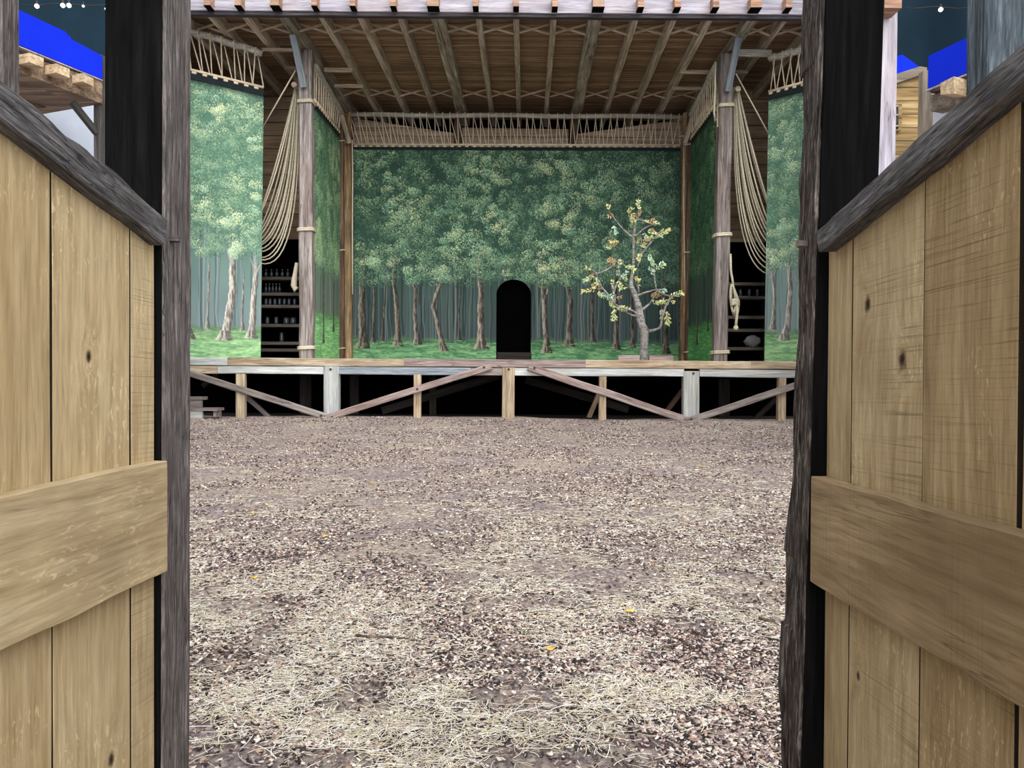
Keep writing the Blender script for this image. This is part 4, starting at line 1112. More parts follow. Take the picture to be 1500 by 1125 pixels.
# leaflets in pairs along short sprays
LV, LF, LC = [], [], []
lr = random.Random(9)
def leaflet(c, d, L, w, col, nrm):
    d = d.normalized(); s_ = d.cross(nrm).normalized(); o = len(LV)
    pr = ((0, 0), (0.3, 0.8), (0.6, 1.0), (0.85, 0.6), (1.0, 0))
    left = [c + d * (L * t) + s_ * (w * k) + nrm * (0.12 * L * math.sin(t * 3)) for t, k in pr]
    right = [c + d * (L * t) - s_ * (w * k) + nrm * (0.12 * L * math.sin(t * 3)) for t, k in pr[1:4]]
    mid = [c + d * (L * t) - nrm * 0.006 for t in (0.3, 0.6, 0.85)]
    LV.extend(left + right + mid)
    LF.extend([(o, o + 8, o + 1), (o + 1, o + 8, o + 9, o + 2), (o + 2, o + 9, o + 10, o + 3), (o + 3, o + 10, o + 4), (o, o + 5, o + 8), (o + 5, o + 6, o + 9, o + 8), (o + 6, o + 7, o + 10, o + 9), (o + 7, o + 4, o + 10)])
    LC.extend([col] * 11)
def spray(u, v, dirx, diry, n, tone, dy=0.0, size=1.0):
    pal = {'g': ('c9d59a', 'aab97a', 'dfe3b4'), 'o': ('b0906f', 'c0a67c', 'a58168'), 't': ('a9cdb4', 'c9dcc0', '9bb9a0'), 'y': ('d8d49a', 'c9bf82', 'bcc58c')}[tone]
    c = T(u, v, dy); d = Vector((dirx, lr.uniform(-0.5, 0.5), -diry)).normalized()
    for i in range(n):
        p = c + d * (0.062 * i * size) + Vector((lr.uniform(-.02, .02), 0, lr.uniform(-.02, .02)))
        for sd in (-1, 1):
            nv = Vector((lr.uniform(-0.5, 0.5), -1, lr.uniform(-0.5, 0.6))).normalized()
            out = (d * lr.uniform(0.7, 1.5) + d.cross(nv).normalized() * sd * lr.uniform(0.6, 1.1) + Vector((lr.uniform(-.3, .3), lr.uniform(-.4, .4), lr.uniform(-.3, .3))))
            leaflet(p, out, 0.105 * size * lr.uniform(0.6, 1.3), 0.020 * size, H(lr.choice(pal))[:3], nv)
    leaflet(p, d, 0.085 * size, 0.02 * size, H(pal[0])[:3], Vector((0, -1, 0.1)).normalized())
for (u, v, dx, dyy, n, tn) in (
    (232, 120, -0.3, -0.6, 3, 'y'), (250, 150, -0.5, 0.2, 3, 'o'), (262, 215, 0.1, 1, 5, 't'), (275, 310, -1, 0.4, 4, 'y'), (290, 320, -1, 0.3, 5, 'o'), (265, 330, -0.8, 0.6, 4, 'g'),
    (350, 140, 0.2, -0.4, 3, 'y'), (370, 140, 0.3, 1, 4, 'y'), (355, 175, 0.6, 0.3, 3, 'g'), (415, 160, 0, -1, 4, 'o'), (412, 110, 0.05, -1, 5, 'g'), (400, 165, -0.5, 0.3, 3, 'o'), (440, 190, 0.7, 0.1, 3, 'y'),
    (490, 205, 0.4, -0.8, 3, 'o'), (480, 235, 0.7, 0.5, 4, 'o'), (500, 200, 1, 0.1, 3, 'g'), (470, 250, 1, 0.1, 5, 'g'), (500, 265, 1, 0.2, 6, 'g'), (530, 285, 1, -0.5, 6, 'g'), (550, 262, 1, -0.3, 5, 'y'), (515, 300, 0.6, -0.5, 4, 't'),
    (440, 270, 0.4, 0.6, 5, 't'), (455, 305, 0.7, -0.3, 4, 'g'), (440, 320, 0.8, -0.2, 3, 'o'), (420, 290, -0.2, 0.8, 3, 'g'), (425, 395, -0.3, 0.8, 4, 'y'), (430, 360, 0.3, -0.6, 3, 'g'),
    (480, 400, 0.3, 1, 5, 't'), (490, 420, 0.4, 0.9, 4, 'g'), (525, 490, 0.9, -0.5, 6, 'g'), (530, 480, 0.6, -0.5, 5, 't'), (505, 530, 0.1, -1, 3, 't'),
    (210, 432, 1, 0.2, 4, 'y'), (230, 440, 0.5, 0.5, 3, 'o'), (330, 480, 1, 0.2, 4, 'g'), (345, 470, 0.8, 0.6, 4, 'g'), (285, 470, 0, 1, 5, 't'), (285, 470, 0.2, -0.6, 3, 'g'), (265, 440, -0.6, -0.1, 3, 'o'),
    (115, 490, -0.8, -0.1, 3, 'y'), (130, 520, -0.6, 0.5, 3, 'o'), (130, 540, -0.9, 0.4, 4, 'g'), (110, 555, -0.8, 0.3, 4, 't'), (145, 545, 0.3, 0.8, 4, 'g'), (150, 580, -0.4, 0.6, 4, 'g'), (160, 570, 0.1, 1, 4, 'o'),
    (130, 628, -1, 0.1, 6, 'y'), (140, 615, -0.5, -0.7, 3, 'o'), (150, 640, 0.8, 0.4, 5, 'g'), (170, 650, 0.9, 0.3, 6, 't'), (200, 660, 0.9, 0.6, 5, 't'), (225, 680, 0.4, 1, 4, 'g'), (250, 665, 0.6, 0.1, 4, 'o'), (240, 700, 0.2, 0.4, 3, 'g'),
    (295, 545, 1, 0.2, 4, 'g'), (305, 550, 0.5, -0.6, 4, 't'), (285, 590, 1, 0.4, 4, 'y'), (290, 570, 0.2, 1, 4, 'g'), (245, 590, -0.2, -1, 2, 'y'),
    (262, 745, -0.2, 1, 6, 'g'), (270, 740, 0.5, 0.1, 3, 'y'), (300, 740, 0.8, 0.1, 5, 'y'), (260, 760, 0.2, 1, 4, 'g'), (320, 735, -0.8, 0.2, 3, 'g'),
    (535, 635, 1, -0.2, 4, 't'), (560, 628, 1, 0, 2, 't'), (525, 640, -0.6, 0.6, 3, 'o'), (620, 660, 1, -0.1, 6, 'y'), (640, 655, 0.9, -0.3, 4, 'g'), (615, 675, 0.5, 0.9, 3, 'y'),
    (505, 705, 1, -0.1, 6, 'g'), (520, 712, 1, -0.3, 5, 'g'), (545, 700, 0.8, 0.2, 4, 'y'), (557, 745, 0.0, 1, 4, 'g'), (590, 765, 0.3, 1, 5, 'y'), (598, 790, -0.1, 1, 4, 'g'), (580, 800, 0.4, 0.9, 3, 'y'), (515, 675, 0.5, -0.4, 3, 'o'),
    (388, 545, 0.6, 0.4, 3, 'y'), (400, 560, 0.2, 0.9, 3, 'g'), (510, 500, -0.7, -0.3, 3, 't')):
    spray(u, v, dx, dyy, n, tn, lr.uniform(-0.15, 0.15))
org = WM[tree].translation
lo = mesh('leaves', [p - org for p in LV], LF, leafm, tree, Matrix.Translation(org))
set_colors(lo.data, np.array(LC))
for (xa, xb) in ((905.5, 937), (951, 986)):
    pa = P(xa, 524.5, TY - 0.12); pb = P(xb, 525.5, TY - 0.12)
    timber('base_board', Vector((pa.x, TY - 0.1, STZ + 0.08)), Vector((pb.x, TY - 0.1, STZ + 0.08)), 0.1, 0.16, M['mauve'], tree, (0, 1, 0), seg=3, rough=0.004)

# ------------------------------------------------------------------ partitions by the camera
Z1L, Z1R = 1.80, 1.88
def part_plane(vpx, px_edge, Z1):
    k = (vpx - 750) / F
    X = (px_edge - 750) / F * Z1
    d = Vector((k, 1, 0)).normalized()
    n = Vector((1, -k, 0)).normalized()
    return Vector((X, Z1, EYE)), d, n
class Part:
    def __init__(s, vpx, pe, Z1, sign):
        s.p0, s.d, s.n = part_plane(vpx, pe, Z1); s.n = s.n * sign     # n points to the passage
    def at(s, px, py, off=0.0):
        return PP(px, py, s.p0 + s.n * off, s.n)
    def t(s, p): return (p - s.p0).dot(s.d)
    def pt(s, t, z, off=0.0):
        p = s.p0 + s.d * t + s.n * off; return Vector((p.x, p.y, z))
LP = Part(866, 245, Z1L, 1); RP = Part(692, 1188, Z1R, -1)

def board(part, t0, t1, ztop0, ztop1, off, thick, mat, parent, zb=0.0, lean=0.0):
    """one upright plank; local X runs up, Y along the wall, Z out of it."""
    o = part.pt((t0 + t1) / 2, zb, off)
    up = Vector((0, 0, 1)); m = Matrix((up, part.d, up.cross(part.d))).transposed().to_4x4(); m.translation = o
    sg = 1 if up.cross(part.d).dot(part.n) > 0 else -1
    hw = abs(t1 - t0) / 2 - 0.003
    n = 14; V = []; Fc = []
    c = 0.0008
    ring = [(-hw + c, 0), (hw - c, 0), (hw, -c), (hw, -thick), (-hw, -thick), (-hw, -c)]
    _seed[0] += 1
    for i in range(n + 1):
        for (y, z) in ring:
            k = (y + hw) / (2 * hw)
            ta, tb = (ztop0, ztop1) if t0 < t1 else (ztop1, ztop0)
            h = (ta + (tb - ta) * k - zb) * i / n
            V.append((h, y + lean * h + 0.0015 * float(vnoise(h * 4, _seed[0] * 7.7, k * 3)), z * sg))
    r_ = len(ring)
    for i in range(n):
        for j in range(r_):
            jj = (j + 1) % r_
            Fc.append((i * r_ + j, i * r_ + jj, (i + 1) * r_ + jj, (i + 1) * r_ + j))
    Fc.append(tuple(range(r_ - 1, -1, -1))); Fc.append(tuple(n * r_ + j for j in range(r_)))
    if sg > 0: Fc = [tuple(reversed(q)) for q in Fc]
    ob = mesh('plank', V, Fc, mat, parent, m)
    ob.data.materials.append(M['seam_shade'])
    for i in range(n):
        for j in (2, 4): ob.data.polygons[i * r_ + j].material_index = 1
    return ob, o, m

def oak(name, knots=(), tone=0, saw=0.0, **k):
    base = [('9c8763', 'b5a07a', 'c5b28e'), ('8d7755', 'a48e69', 'b7a27e'), ('a6916c', 'bda984', 'cbb995')][tone]
    return wood(name, H(base[0]), H(base[1]), H(base[2]), g=42, saw=saw, line=0.16, knots=knots, blotch=(H('8a7450'), 0.35), bump=0.35, bd=0.0010, var=0.0, crack=0.25, fleck=0.6)

def rail(part, a0, a1, b0, b1, thick, mat, parent, nm='cross_rail'):
    """board with face corners a0(top,near post) a1(bottom) and b0,b1 toward the camera, pushed back."""
    m, L = frame((a0 + a1) / 2, (b0 + b1) / 2, (0, 0, 1))
    return m, L

# left partition
lp = thing('plank_partition', LP.pt(-0.4, 0, -0.05), 'left partition of upright oak planks with a wide cross board and sloping grey top rail', 'partition', 'plank partitions flanking the passage')
rp = thing('plank_partition', RP.pt(-0.4, 0, -0.05), 'right partition of upright oak planks with a wide cross board and sloping grey top rail', 'partition', 'plank partitions flanking the passage')
def slope_line(part, p, q):
    tp, tq = part.t(p), part.t(q)
    return lambda t: p.z + (q.z - p.z) * (t - tp) / (tq - tp)
# sloping rails: top and bottom lines of the lit face
Lt = slope_line(LP, LP.at(243, 317), LP.at(0, 116)); Lb = slope_line(LP, LP.at(243, 361), LP.at(0, 172))
Rt = slope_line(RP, RP.at(1198, 337), RP.at(1500, 60)); Rb = slope_line(RP, RP.at(1198, 372), RP.at(1500, 113))
def sloping_rail(part, ft, fb, tend, tnear, thick, parent, bumps):
    a = part.pt(tend, (ft(tend) + fb(tend)) / 2, -thick / 2); b = part.pt(tnear, (ft(tnear) + fb(tnear)) / 2, -thick / 2)
    sl = math.atan2(b.z - a.z, abs(tend - tnear))
    h = (ft(tend) - fb(tend)) * math.cos(sl)
    def fn(X, Y, Z, L):
        up = 1.0 if True else -1
        # Y local is along part.n, Z vertical-ish (sign found below)
        sgn = SG[0]
        top = np.clip(sgn * Z / (h / 2), 0, 1)
        dz = 0
        for (c, w_, amp) in bumps: dz = dz + amp * np.exp(-((X - c) / w_) ** 2)
        Z = Z + sgn * top * dz + 0.0035 * fnoise(X * 9, Y * 14, Z * 14, 3) * np.abs(Z) / (h / 2)
        Y = Y + 0.0022 * fnoise(X * 14 + 5, Y * 18, Z * 25, 3)
        return X, Y, Z
    d = (b - a).normalized(); y = (part.n - d * part.n.dot(d)).normalized(); SG = [1.0 if d.cross(y).z > 0 else -1.0]
    return timber('sloping_rail', a, b, thick, h, M['weathered_dark'], parent, part.n, seg=120, k=6, rough=0.0, ch=0.004, fn=fn)
TNL = -2.3
sloping_rail(LP, Lt, Lb, LP.t(LP.at(243, 340)), TNL, 0.062, lp, ((0.30, 0.025, 0.004), (0.20, 0.07, 0.006), (0.36, 0.02, -0.004), (0.12, 0.04, -0.003)))
sloping_rail(RP, Rt, Rb, RP.t(RP.at(1198, 350)), TNL, 0.066, rp, ((0.15, 0.08, 0.003), (0.4, 0.1, 0.004)))
# planks: seams given by photo columns
def planks(part, cols_, off, thick, ft, parent, specs, ymid):
    ts = [part.t(part.at(c, ymid, off)) for c in cols_] + [t for t in (-1.05, -1.4, -1.75, -2.1)]
    for i in range(len(ts) - 1):
        t1, t0 = ts[i], ts[i + 1]
        tone, saw, kn, lean = specs[i] if i < len(specs) else (i % 3, 0, (), 0)
        o = part.pt((t0 + t1) / 2, 0, off)
        kk = []
        for (kx, ky, kr) in kn:
            p = part.at(kx, ky, off); kk.append((p.z, part.t(p) - (t0 + t1) / 2, kr))
        mt = oak('oak_plank_' + ('left' if part is LP else 'right') + str(i), kk, tone, saw)
        board(part, t0, t1, ft(t0) - 0.012, ft(t1) - 0.012, off, thick, mt, parent, 0.0, lean)
OFFL, OFFR = -0.034, -0.042
planks(LP, (226.5, 191, 75.5, -85), OFFL, 0.028, lambda t: (Lt(t) + Lb(t)) / 2, lp,
       [(2, 260, (), 0), (2, 0, ((130, 523, 0.010), (163, 1112, 0.012)), 0), (0, 0, (), 0)], 600)
planks(RP, (1213, 1249, 1355, 1498), OFFR, 0.028, lambda t: (Rt(t) + Rb(t)) / 2, rp,
       [(0, 0, (), 0.004), (2, 210, ((1271, 446, 0.015), (1322, 527, 0.017), (1257, 990, 0.009)), 0.004), (1, 190, (), 0.006)], 560)
# cross boards
def cross_board(part, ya_top, ya_bot, xe, yb_top, yb_bot, xb, thick, parent, mat):
    a_t, a_b = part.at(xe, ya_top), part.at(xe, ya_bot); b_t, b_b = part.at(xb, yb_top), part.at(xb, yb_bot)
    ta, tb = part.t(a_t), part.t(b_t)
    zt_ = slope_line(part, a_t, b_t); zb_ = slope_line(part, a_b, b_b)
    tn = -2.2
    a = part.pt(ta, (zt_(ta) + zb_(ta)) / 2, -thick / 2); b = part.pt(tn, (zt_(tn) + zb_(tn)) / 2, -thick / 2)
    h = zt_(ta) - zb_(ta)
    def fn(X, Y, Z, L):
        return X, Y, Z + 0.0022 * fnoise(X * 6, 0.0 * X, np.sign(Z) * 3, 3) * np.abs(Z) / (h / 2)
    return timber('cross_board', a, b, thick, h, mat, parent, part.n, seg=80, k=2, rough=0.0, ch=0.002, fn=fn), a
cross_board(LP, 675, 838, 245, 728, 955, 0, abs(OFFL), lp, wood('oak_cross_board_left', H('a08d6b'), H('b9a682'), H('c9b896'), g=42, line=0.16, blotch=(H('7d6a50'), 0.55), bump=0.35, bd=0.001, var=0, knots=((0.265, -0.035, 0.007), (0.30, -0.045, 0.006)), crack=0.3, fleck=0.5))
cross_board(RP, 697, 853, 1188.5, 787, 1042, 1500, abs(OFFR), rp, wood('oak_cross_board_right', H('836f52'), H('9b8565'), H('ad9776'), g=42, line=0.16, blotch=(H('6a563c'), 0.6), bump=0.35, bd=0.001, var=0, saw=240, knots=((0.14, -0.02, 0.008),), crack=0.6))

# gate posts
def gate_post(lbl, xb_bot, xb_top, Y0, Y1, wd, sign, mat, rough_fn, parent_name='gate_post'):
    b = Vector((xb_bot, (Y0 + Y1) / 2, -0.02)); t = Vector((xb_top, (Y0 + Y1) / 2, 3.4))
    c = Vector((sign * wd / 2, 0, 0))
    root = thing('gate_post', b + c, lbl, 'post', 'posts at the passage mouth')
    timber('shaft', b + c, t + c, Y1 - Y0, wd, mat, root, (0, 1, 0), seg=620, k=20, rough=0.0, ch=0.006, fn=rough_fn)
    # added thin black board; its colour stands in for shade on the camera-side face
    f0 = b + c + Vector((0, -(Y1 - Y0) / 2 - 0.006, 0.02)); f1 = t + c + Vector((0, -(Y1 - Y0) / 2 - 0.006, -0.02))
    o = timber('shade_facing', f0 + Vector((sign * 0.003, 0, 0)), f1 + Vector((sign * 0.003, 0, 0)), 0.011, wd - 0.004, M['shade_black'], root, (0, 1, 0), seg=6, rough=0.0, ch=0.001)
    o['label'] = 'black board standing in for shade'
    return root
def left_fn(X, Y, Z, L):
    # Y along the depth, Z: local = X x Y -> sideways
    n = fnoise(X * 2.5, Y * 9, Z * 9, 3) * 0.0035 + fnoise(X * 6, Y * 60, Z * 60, 3) * 0.0016
    far = np.clip(Y / 0.07, 0, 1)
    return X, Y + n - 0.004 * far * np.clip(fnoise(X * 1.7, 3.0, 0.5 * X, 3), 0, 1), Z + n * 1.2
def right_fn(X, Y, Z, L):
    s = -RS[0]
    # the corner away from the camera on the passage side is waney and broken
    edge = np.clip(Y / (0.08) * 0.5 + 0.5, 0, 1) ** 1.5
    bite = np.clip(fnoise(X * 1.9 + 0.7, 0.4 + 0 * X, 0 * X, 3) + 0.1, 0, 1.2)
    tier = 0.5 + 0.5 * np.sin(X * 5.1 + 2 * vnoise(X * 2, 0 * X, 0 * X + 3))
    fib = fnoise(X * 5.0, Y * 90, Z * 90, 3) + 0.8 * vnoise(X * 2.5, Y * 40, Z * 40)
    fine = fnoise(X * 16, Y * 120, Z * 120, 2)
    jag = np.floor(X * 3.3 + 0.6 * vnoise(X * 3, 0 * X, 0 * X)) ; jag = vnoise(jag * 1.37, 0 * X + 2, 0 * X)
    inward = edge * (0.012 * bite + 0.006 * np.clip(tier, 0, 1) + 0.010 * jag) + 0.0050 * fib + 0.0025 * fine
    return X, Y - edge * (0.02 * bite) + 0.004 * fib, Z + s * inward
XLp = (241 - 750) / F * 1.83
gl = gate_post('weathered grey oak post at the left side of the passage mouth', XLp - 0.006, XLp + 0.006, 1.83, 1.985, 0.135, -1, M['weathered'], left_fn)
RS = [1.0]
_m, _L = frame(Vector((0, 0, 0)), Vector((0, 0, 1)), (0, 1, 0)); RS[0] = 1.0 if (_m.to_3x3() @ Vector((0, 0, 1))).x > 0 else -1.0
RS[0] = -RS[0]
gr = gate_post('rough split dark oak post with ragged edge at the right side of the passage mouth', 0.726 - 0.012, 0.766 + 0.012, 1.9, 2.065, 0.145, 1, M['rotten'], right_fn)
# pegs
pc = PX(1184, 361, 0.742 + 0.02)
g = Bag(); g.tube([Vector((0.80, 1.975, pc.z)), Vector((0.7235, 1.958, pc.z + 0.001))], [0.012, 0.0105], 6); pg = g.build('peg', M['silver'], gr, False); pg['label'] = 'pale wooden peg'
pc = P(252, 350, 1.87)
g = Bag(); g.tube([Vector((-0.86, 1.87, pc.z)), Vector((-0.81, 1.872, pc.z - 0.001))], [0.009, 0.008], 6); pg = g.build('peg', M['weathered_dark'], gl, False)
# posts standing behind the partitions
def flank_post(lbl, x0, x1, Y, dep, mat):
    b = Vector(((x0 + x1) / 2, Y + dep / 2, 0)); t = Vector(((x0 + x1) / 2, Y + dep / 2, 3.4))
    o = timber('flank_post', b, t, dep, abs(x1 - x0), mat, None, (0, 1, 0), seg=160, k=6, rough=0.0, ch=0.004, fn=left_fn)
    return tag(o, lbl, 'post')
xl = (32 - 750) / F * 1.56
flank_post('grey oak post rising behind the left sloping rail at the frame edge', xl - 0.14, xl, 1.5, 0.06, M['weathered'])
xr = (1411 - 750) / F * 1.47
flank_post('blue-grey rough-sawn post rising behind the right sloping rail', xr, xr + 0.2, 1.42, 0.06, M['blue_grey'])

# ------------------------------------------------------------------ galleries glimpsed over the partitions
def gal_plane(k, px, Y):
    p0 = Vector(((px - 750) / F * Y, Y, 0)); d = Vector((k, 1, 0)).normalized(); n = Vector((1, -k, 0)).normalized()
    return p0, d, n
p0, d, n = gal_plane(0.407, 150, 11.0)
def G(px, py, off=0.0): return PP(px, py, p0 + n * off, n)
gf = thing('gallery_frame', (p0.x, p0.y, 0), 'left gallery edge with a worn brown beam, pale joist ends and a dark post', 'gallery')
bp = prism('blue_panel', [G(-60, -27), G(97, 47), G(98, 51), G(103, 53), G(104, 57), G(150, 82), G(150, 116), G(-60, 29.5)], n * -0.05, M['blue']); tag(bp, 'bright blue screen panel along the left gallery edge with a notched top', 'screen panel')
prism('white_edge', [G(-60, 31, 0.02), G(150.5, 117, 0.02), G(150.5, 118.6, 0.02), G(-60, 32.6, 0.02)], n * -0.2, M['fascia'], gf)
for (x0, x1, y0, y1) in ((2, 24, 62, 84), (43, 64, 80, 99), (82, 102, 96, 114), (121, 137, 110, 127)):
    a0 = G(x0, y0, 0.18); a1 = G(x1, y0 + 8, 0.18)
    wv = n * -0.35
    prism('joist_end', [G(x0, y0 - 3, 0.2), G(x1, y0 + 5, 0.2), G(x1, y1, 0.2), G(x0, y1 - 8, 0.2)], wv, M['joist'], gf)
prism('gallery_beam', [G(-60, 50, 0.0), G(150, 118.5, 0.0), G(150, 152, 0.0), G(-60, 72, 0.0)], n * -0.3, M['gallery_beam'], gf)
prism('soffit', [G(-60, 72, -0.01), G(150, 152, -0.01), G(150, 149, -0.01), G(-60, 69, -0.01)], n * -2.2, M['gallery_beam'], gf)
prism('rear_beam', [G(-60, 120, -0.9), G(62, 158, -0.9), G(128, 151, -0.9), G(128, 140, -0.9), G(-60, 90, -0.9)], n * -0.2, M['gallery_beam'], gf)
c_ = G(149, 200, -0.1)
timber('gallery_post', Vector((c_.x, c_.y, 0)), Vector((c_.x, c_.y, G(149, 79).z)), 0.15, 0.16, M['gallery_post'], gf, n, rough=0.006)
timber('knee_brace', G(106, 150, -0.12), G(141, 194, -0.12), 0.07, 0.09, M['gallery_post'], gf, n, rough=0.004)
pw = prism('wall_left', [G(-200, 100, -1.6), G(180, 100, -1.6), G(180, 640, -1.6), G(-200, 760, -1.6)], n * -0.1, M['plaster']); pw['kind'] = 'structure'
# right gallery
p0r = Vector(((1358 - 750) / F * 11.0, 11.0, 0)); dr = Vector((-0.427, 1, 0)).normalized(); nr = Vector((-1, -0.427, 0)).normalized()
def R(px, py, off=0.0): return PP(px, py, p0r + nr * off, nr)
gfr = thing('gallery_frame', (p0r.x, p0r.y, 0), 'right gallery edge with a grey-brown beam and one pale joist end', 'gallery')
bp = prism('blue_panel', [R(1360, 82), R(1470, 30), R(1470, 84), R(1359, 130)], nr * -0.05, M['blue']); tag(bp, 'bright blue screen panel on the right gallery edge', 'screen panel')
prism('white_edge', [R(1355, 132, 0.02), R(1470, 86, 0.02), R(1470, 88, 0.02), R(1356, 134, 0.02)], nr * -0.2, M['fascia'], gfr)
prism('joist_end', [R(1377, 122, 0.2), R(1397, 112, 0.2), R(1398, 137, 0.2), R(1378, 139, 0.2)], nr * -0.35, M['joist'], gfr)
prism('joist_end', [R(1425, 101, 0.2), R(1448, 92, 0.2), R(1449, 118, 0.2), R(1426, 122, 0.2)], nr * -0.35, M['joist'], gfr)
prism('gallery_beam', [R(1363, 140, -0.1), R(1470, 102, -0.1), R(1470, 135, -0.1), R(1363, 163, -0.1)], nr * -0.25, M['gallery_grey'], gfr)
prism('soffit', [R(1363, 133, -0.02), R(1470, 90, -0.02), R(1470, 92, -0.02), R(1363, 136, -0.02)], nr * -1.6, M['gallery_beam'], gfr)
c_ = P(1354.5, 200, 11.6)
timber('gallery_post', Vector((c_.x, c_.y, 0)), Vector((c_.x, c_.y, P(1354, 106, 11.6).z)), 0.16, 0.15, M['gallery_grey'], gfr, (0, 1, 0), rough=0.006)
pw = prism('wall_right', [R(1364, 110, -1.0), R(1620, 60, -1.0), R(1620, 760, -1.0), R(1364, 640, -1.0)], nr * -0.1, M['plaster']); pw['kind'] = 'structure'
# boarded stair tower with little window
bt = thing('boarded_wall', (P(1330, 500, 12.2).x, 12.2, 0), 'yellow horizontal boarding with a small barred window behind the white post', 'boarding')
pts = [(P(1270, 500, 12.2).x, 0), (P(1351, 500, 12.2).x, 0), (P(1351, 100, 12.2).x, P(1351, 104, 12.2).z), (P(1270, 130, 12.2).x, P(1270, 134, 12.2).z)]
prism('boards', [(x, 12.2, z) for x, z in pts], (0, 0.06, 0), M['yellow_board'], bt, origin=(pts[0][0], 12.2, 0))
prism('top_rail', [P(1270, 122, 12.1), P(1348, 97, 12.1), P(1358, 99, 12.1), P(1358, 109, 12.1), P(1348, 110, 12.1), P(1270, 136, 12.1)], (0, 0.2, 0), M['gallery_grey'], bt)
wf = prism('window_frame', [P(1300, 154, 12.12), P(1321, 150, 12.12), P(1321, 190, 12.12), P(1300, 194, 12.12)], (0, 0.08, 0), M['yellow_board'], bt)
prism('opening', [P(1302, 157, 12.10), P(1316, 154, 12.10), P(1316, 188, 12.10), P(1302, 190, 12.10)], (0, 0.02, 0), M['gallery_post'], wf)
for (ya, yb) in ((154, 163), (167, 177), (183, 188)):
    prism('window_bar', [P(1302, ya + 1, 12.07), P(1316, ya, 12.07), P(1316, ya + 2, 12.07), P(1302, ya + 3, 12.07)], (0, 0.03, 0), M['strut'], wf)
bp = prism('blue_panel', [P(1260, 96, 12.33), P(1322, 80, 12.33), P(1347, 98, 12.33), P(1347, 118, 12.33), P(1260, 145, 12.33)], (0, 0.05, 0), M['blue']); tag(bp, 'blue screen panel low behind the boarded wall beside the white post', 'screen panel')
# white post
wp = thing('limewashed_post', (P(1305, 600, 10).x, 10.1, 0), 'bright limewashed post with an orange joist end beyond the right gate post', 'post')
c0 = P(1305.5, 545, 10.0); c1 = P(1302, 250, 10.0)
bot = Vector((P(1299, 500, 10).x, 10.1, 0)); top = Vector((P(1306, 0, 10).x, 10.1, 8.0))
b250 = P(1299.5, 250, 10).x; t0x = P(1300.5, 0, 10).x
bot.x = b250 - 0.03; top.x = t0x + 0.01
timber('shaft', bot, top, 0.2, 30 / F * 10, M['fascia'], wp, (0, 1, 0), rough=0.004)
zz = P(1306, 17, 9.8).z
prism('joist_end', [(P(1296, 10, 9.7).x, 9.7, zz), (P(1321, 10, 9.7).x, 9.7, zz), (P(1321, 10, 9.7).x, 9.7, zz + 0.3), (P(1296, 10, 9.7).x, 9.7, zz + 0.3)], (0, 0.28, 0), M['tail'], wp)

# big dark drapes round the yard
def drape(nm, a, b, z0, z1, amp, lbl, nu=160, nv=24, seed=1.0):
    a = Vector(a); b = Vector(b); L = (b - a).length; nn = Vector((-(b - a).y, (b - a).x, 0)).normalized()
    u = np.linspace(0, 1, nu)[None, :]; v = np.linspace(0, 1, nv)[:, None]
    w = amp * (np.sin(u * L * 3.1 + 1.5 * vnoise(u * L * 0.7, v * 2, seed)) * (0.4 + 0.6 * v) + 0.6 * vnoise(u * L * 1.5, v * 3, seed + 2))
    X = a.x + (b.x - a.x) * u + nn.x * w; Yv = a.y + (b.y - a.y) * u + nn.y * w; Z = z1 + (z0 - z1) * v + 0 * u
    V = np.stack([X + 0 * Z, Yv + 0 * Z, Z], -1)
    o = grid_mesh(nm, V, nu, nv, M['drape']); return tag(o, lbl, 'drape')
drape('teal_drape', (-13.5, 5, 0), (-13.0, 16.5, 0), 0, 13, 0.25, 'dark teal drape hung along the left edge of the yard')
drape('teal_drape', (-13.0, 16.6, 0), (-8.2, 18.2, 0), 0, 13, 0.25, 'dark teal drape with small lamps before it at the upper left', seed=4.0)
drape('teal_drape', (13.5, 5, 0), (12.6, 16.5, 0), 0, 13, 0.25, 'dark teal drape hung along the right edge of the yard', seed=7.0)
drape('teal_drape', (12.6, 16.6, 0), (7.9, 18.2, 0), 0, 13, 0.3, 'dark teal gathered drape with one small lamp at the upper right', seed=9.0)
for (x, y, lb) in ((54, 9, 'small lit lamp leftmost in the upper left drape row'), (92, 8, 'small lit lamp left of the close pair at the upper left'), (101, 8, 'small lit lamp right of the close pair at the upper left'),
                   (122, 9, 'tiny lit lamp second from the left gate post at the upper left'), (155, 13, 'tiny lit lamp nearest the left gate post at the upper left'), (1378, 14, 'single small lit lamp before the upper right drape')):
    c = P(x, y, 16.1); big = 0.045 if x not in (122, 155) else 0.025
    root = thing('drape_lamp', c, lb, 'lamp', 'small lamps along the drapes')
    g = Bag(); g.add(*lathe([(big * 0.3, -big), (big, -big * 0.4), (big, big * 0.3), (big * 0.4, big)], c)); g.build('bulb', M['bulb'], root)
    g = Bag(); g.tube([c + Vector((0, 0, big)), c + Vector((0, 0, big + 0.06))], big * 0.5, 8); g.build('socket', M['bolt'], root)

for (xa, xb, y, sd_) in ((20, 170, 6.5, 'left'), (1322, 1430, 11, 'right')):
    g = Bag(); g.tube([P(xa + (xb - xa) * t / 8, y + 1.5 * math.sin(t * 1.3), 16.12 if 0 < t < 8 else 17.6) for t in range(9)], 0.008, 6)
    tag(g.build('lamp_cable', M['bolt']), 'thin dark cable carrying the small lamps across the upper %s drape' % sd_, 'cable')
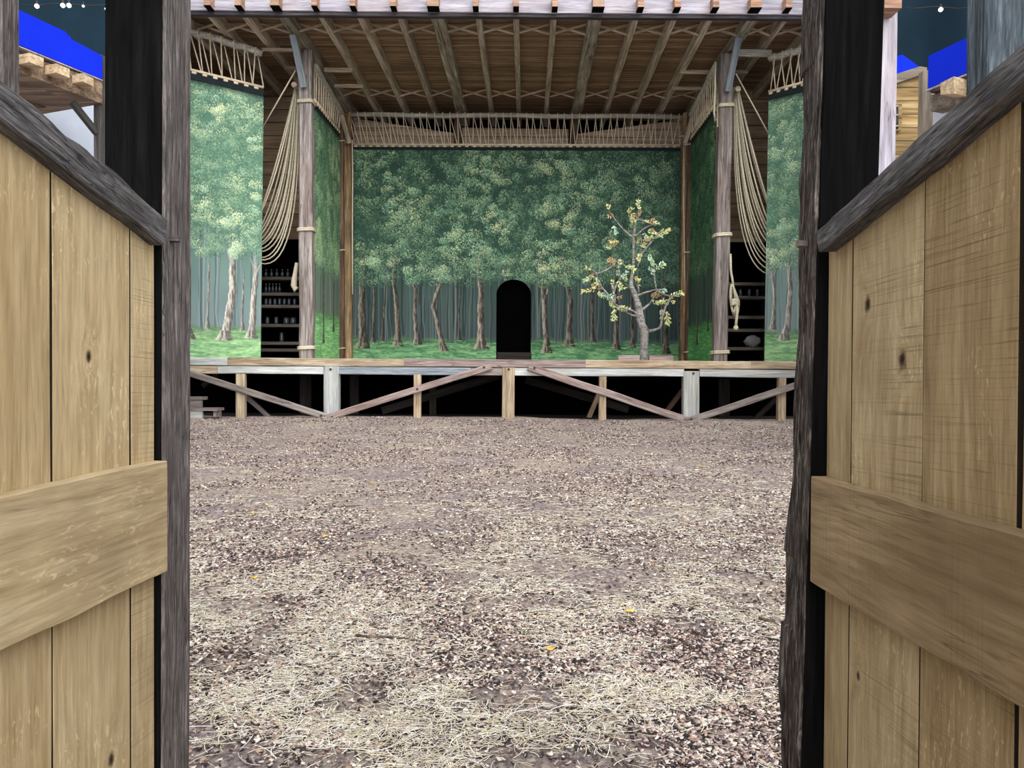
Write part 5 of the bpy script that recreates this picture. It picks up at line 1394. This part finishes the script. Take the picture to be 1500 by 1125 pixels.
# ------------------------------------------------------------------ twigs and leaves on the ground
def gp(px, py):
    z = 0.0
    for _ in range(3):
        p = PZ(px, py, z); z = float(ground_h(np.array(p.x), np.array(p.y)))
    return p, z
twig_m = wood('twig_bark', H('3a302b'), H('6a5a50'), H('8f8175'), g=80)
for (pts, r_, lb) in ((((521, 936), (545, 939), (570, 938), (592, 941), (611, 944)), 0.0075, 'long dark twig lying left of centre in the foreground'),
                      (((842, 900), (860, 895), (880, 892)), 0.005, 'short pale twig right of centre in the foreground'),
                      (((1014, 930), (1024, 933), (1033, 937)), 0.008, 'thick dark twig near the right gate post'),
                      (((956, 958), (980, 951), (1004, 947)), 0.005, 'thin twig right of centre crossing bare soil'),
                      (((998, 942), (1008, 950), (1018, 955)), 0.006, 'knobbly dark twig beside the thin crossing twig'),
                      (((1112, 910), (1124, 914), (1136, 915)), 0.008, 'stubby brown twig close to the right gate post'),
                      (((870, 818), (890, 820), (905, 816)), 0.006, 'dark twig in the middle distance right of centre'),
                      (((495, 746), (512, 744), (528, 743)), 0.008, 'dark twig in the middle distance left of centre')):
    P3 = []
    for (x, y) in pts:
        p, z = gp(x, y); P3.append(Vector((p.x, p.y, z + r_ + 0.012)))
    g = Bag(); g.tube(P3, [r_ * (1 - 0.1 * i) for i in range(len(P3))], 7)
    tag(g.build('twig', twig_m), lb, 'twig')
yel = plain('yellow_leaf', H('d9b04e'), 0.7, 8, 0.2)
for k, (x, y, lb) in enumerate(((544, 711, 'yellow fallen leaf furthest back, left of centre'), (393, 742, 'yellow fallen leaf far left in the middle distance'), (368, 754, 'yellow fallen leaf beside the far left one'),
                                (478, 789, 'yellow fallen leaf left of centre in the middle distance'), (372, 850, 'yellow fallen leaf nearest on the left side'), (1026, 684, 'orange yellow fallen leaf on the right far back'),
                                (806, 956, 'small yellow fallen leaf in the foreground right of centre'), (922, 901, 'pale round fallen leaf in the foreground right'))):
    p, z = gp(x, y); g = Bag(); rr_ = 0.022 + 0.0012 * p.y; a0 = k * 1.3
    V = [Vector((p.x, p.y, z + 0.022))]; n_ = 10
    for i in range(n_):
        a_ = 2 * math.pi * i / n_; rad = rr_ * (1.0 if i % 2 == 0 else 0.75) * (1.35 if i == 0 else 1)
        V.append(Vector((p.x + rad * math.cos(a_ + a0), p.y + rad * 0.8 * math.sin(a_ + a0), z + 0.018 + 0.35 * rr_ * abs(math.sin(a_)))))
    V2 = [v_ - Vector((0, 0, 0.0015)) for v_ in V]
    Fc = [(0, 1 + i, 1 + (i + 1) % n_) for i in range(n_)] + [(n_ + 1, n_ + 2 + (i + 1) % n_, n_ + 2 + i) for i in range(n_)] + [(1 + i, n_ + 2 + i, n_ + 2 + (i + 1) % n_, 1 + (i + 1) % n_) for i in range(n_)]
    tag(mesh('fallen_leaf', V + V2, Fc, yel), lb, 'leaf')
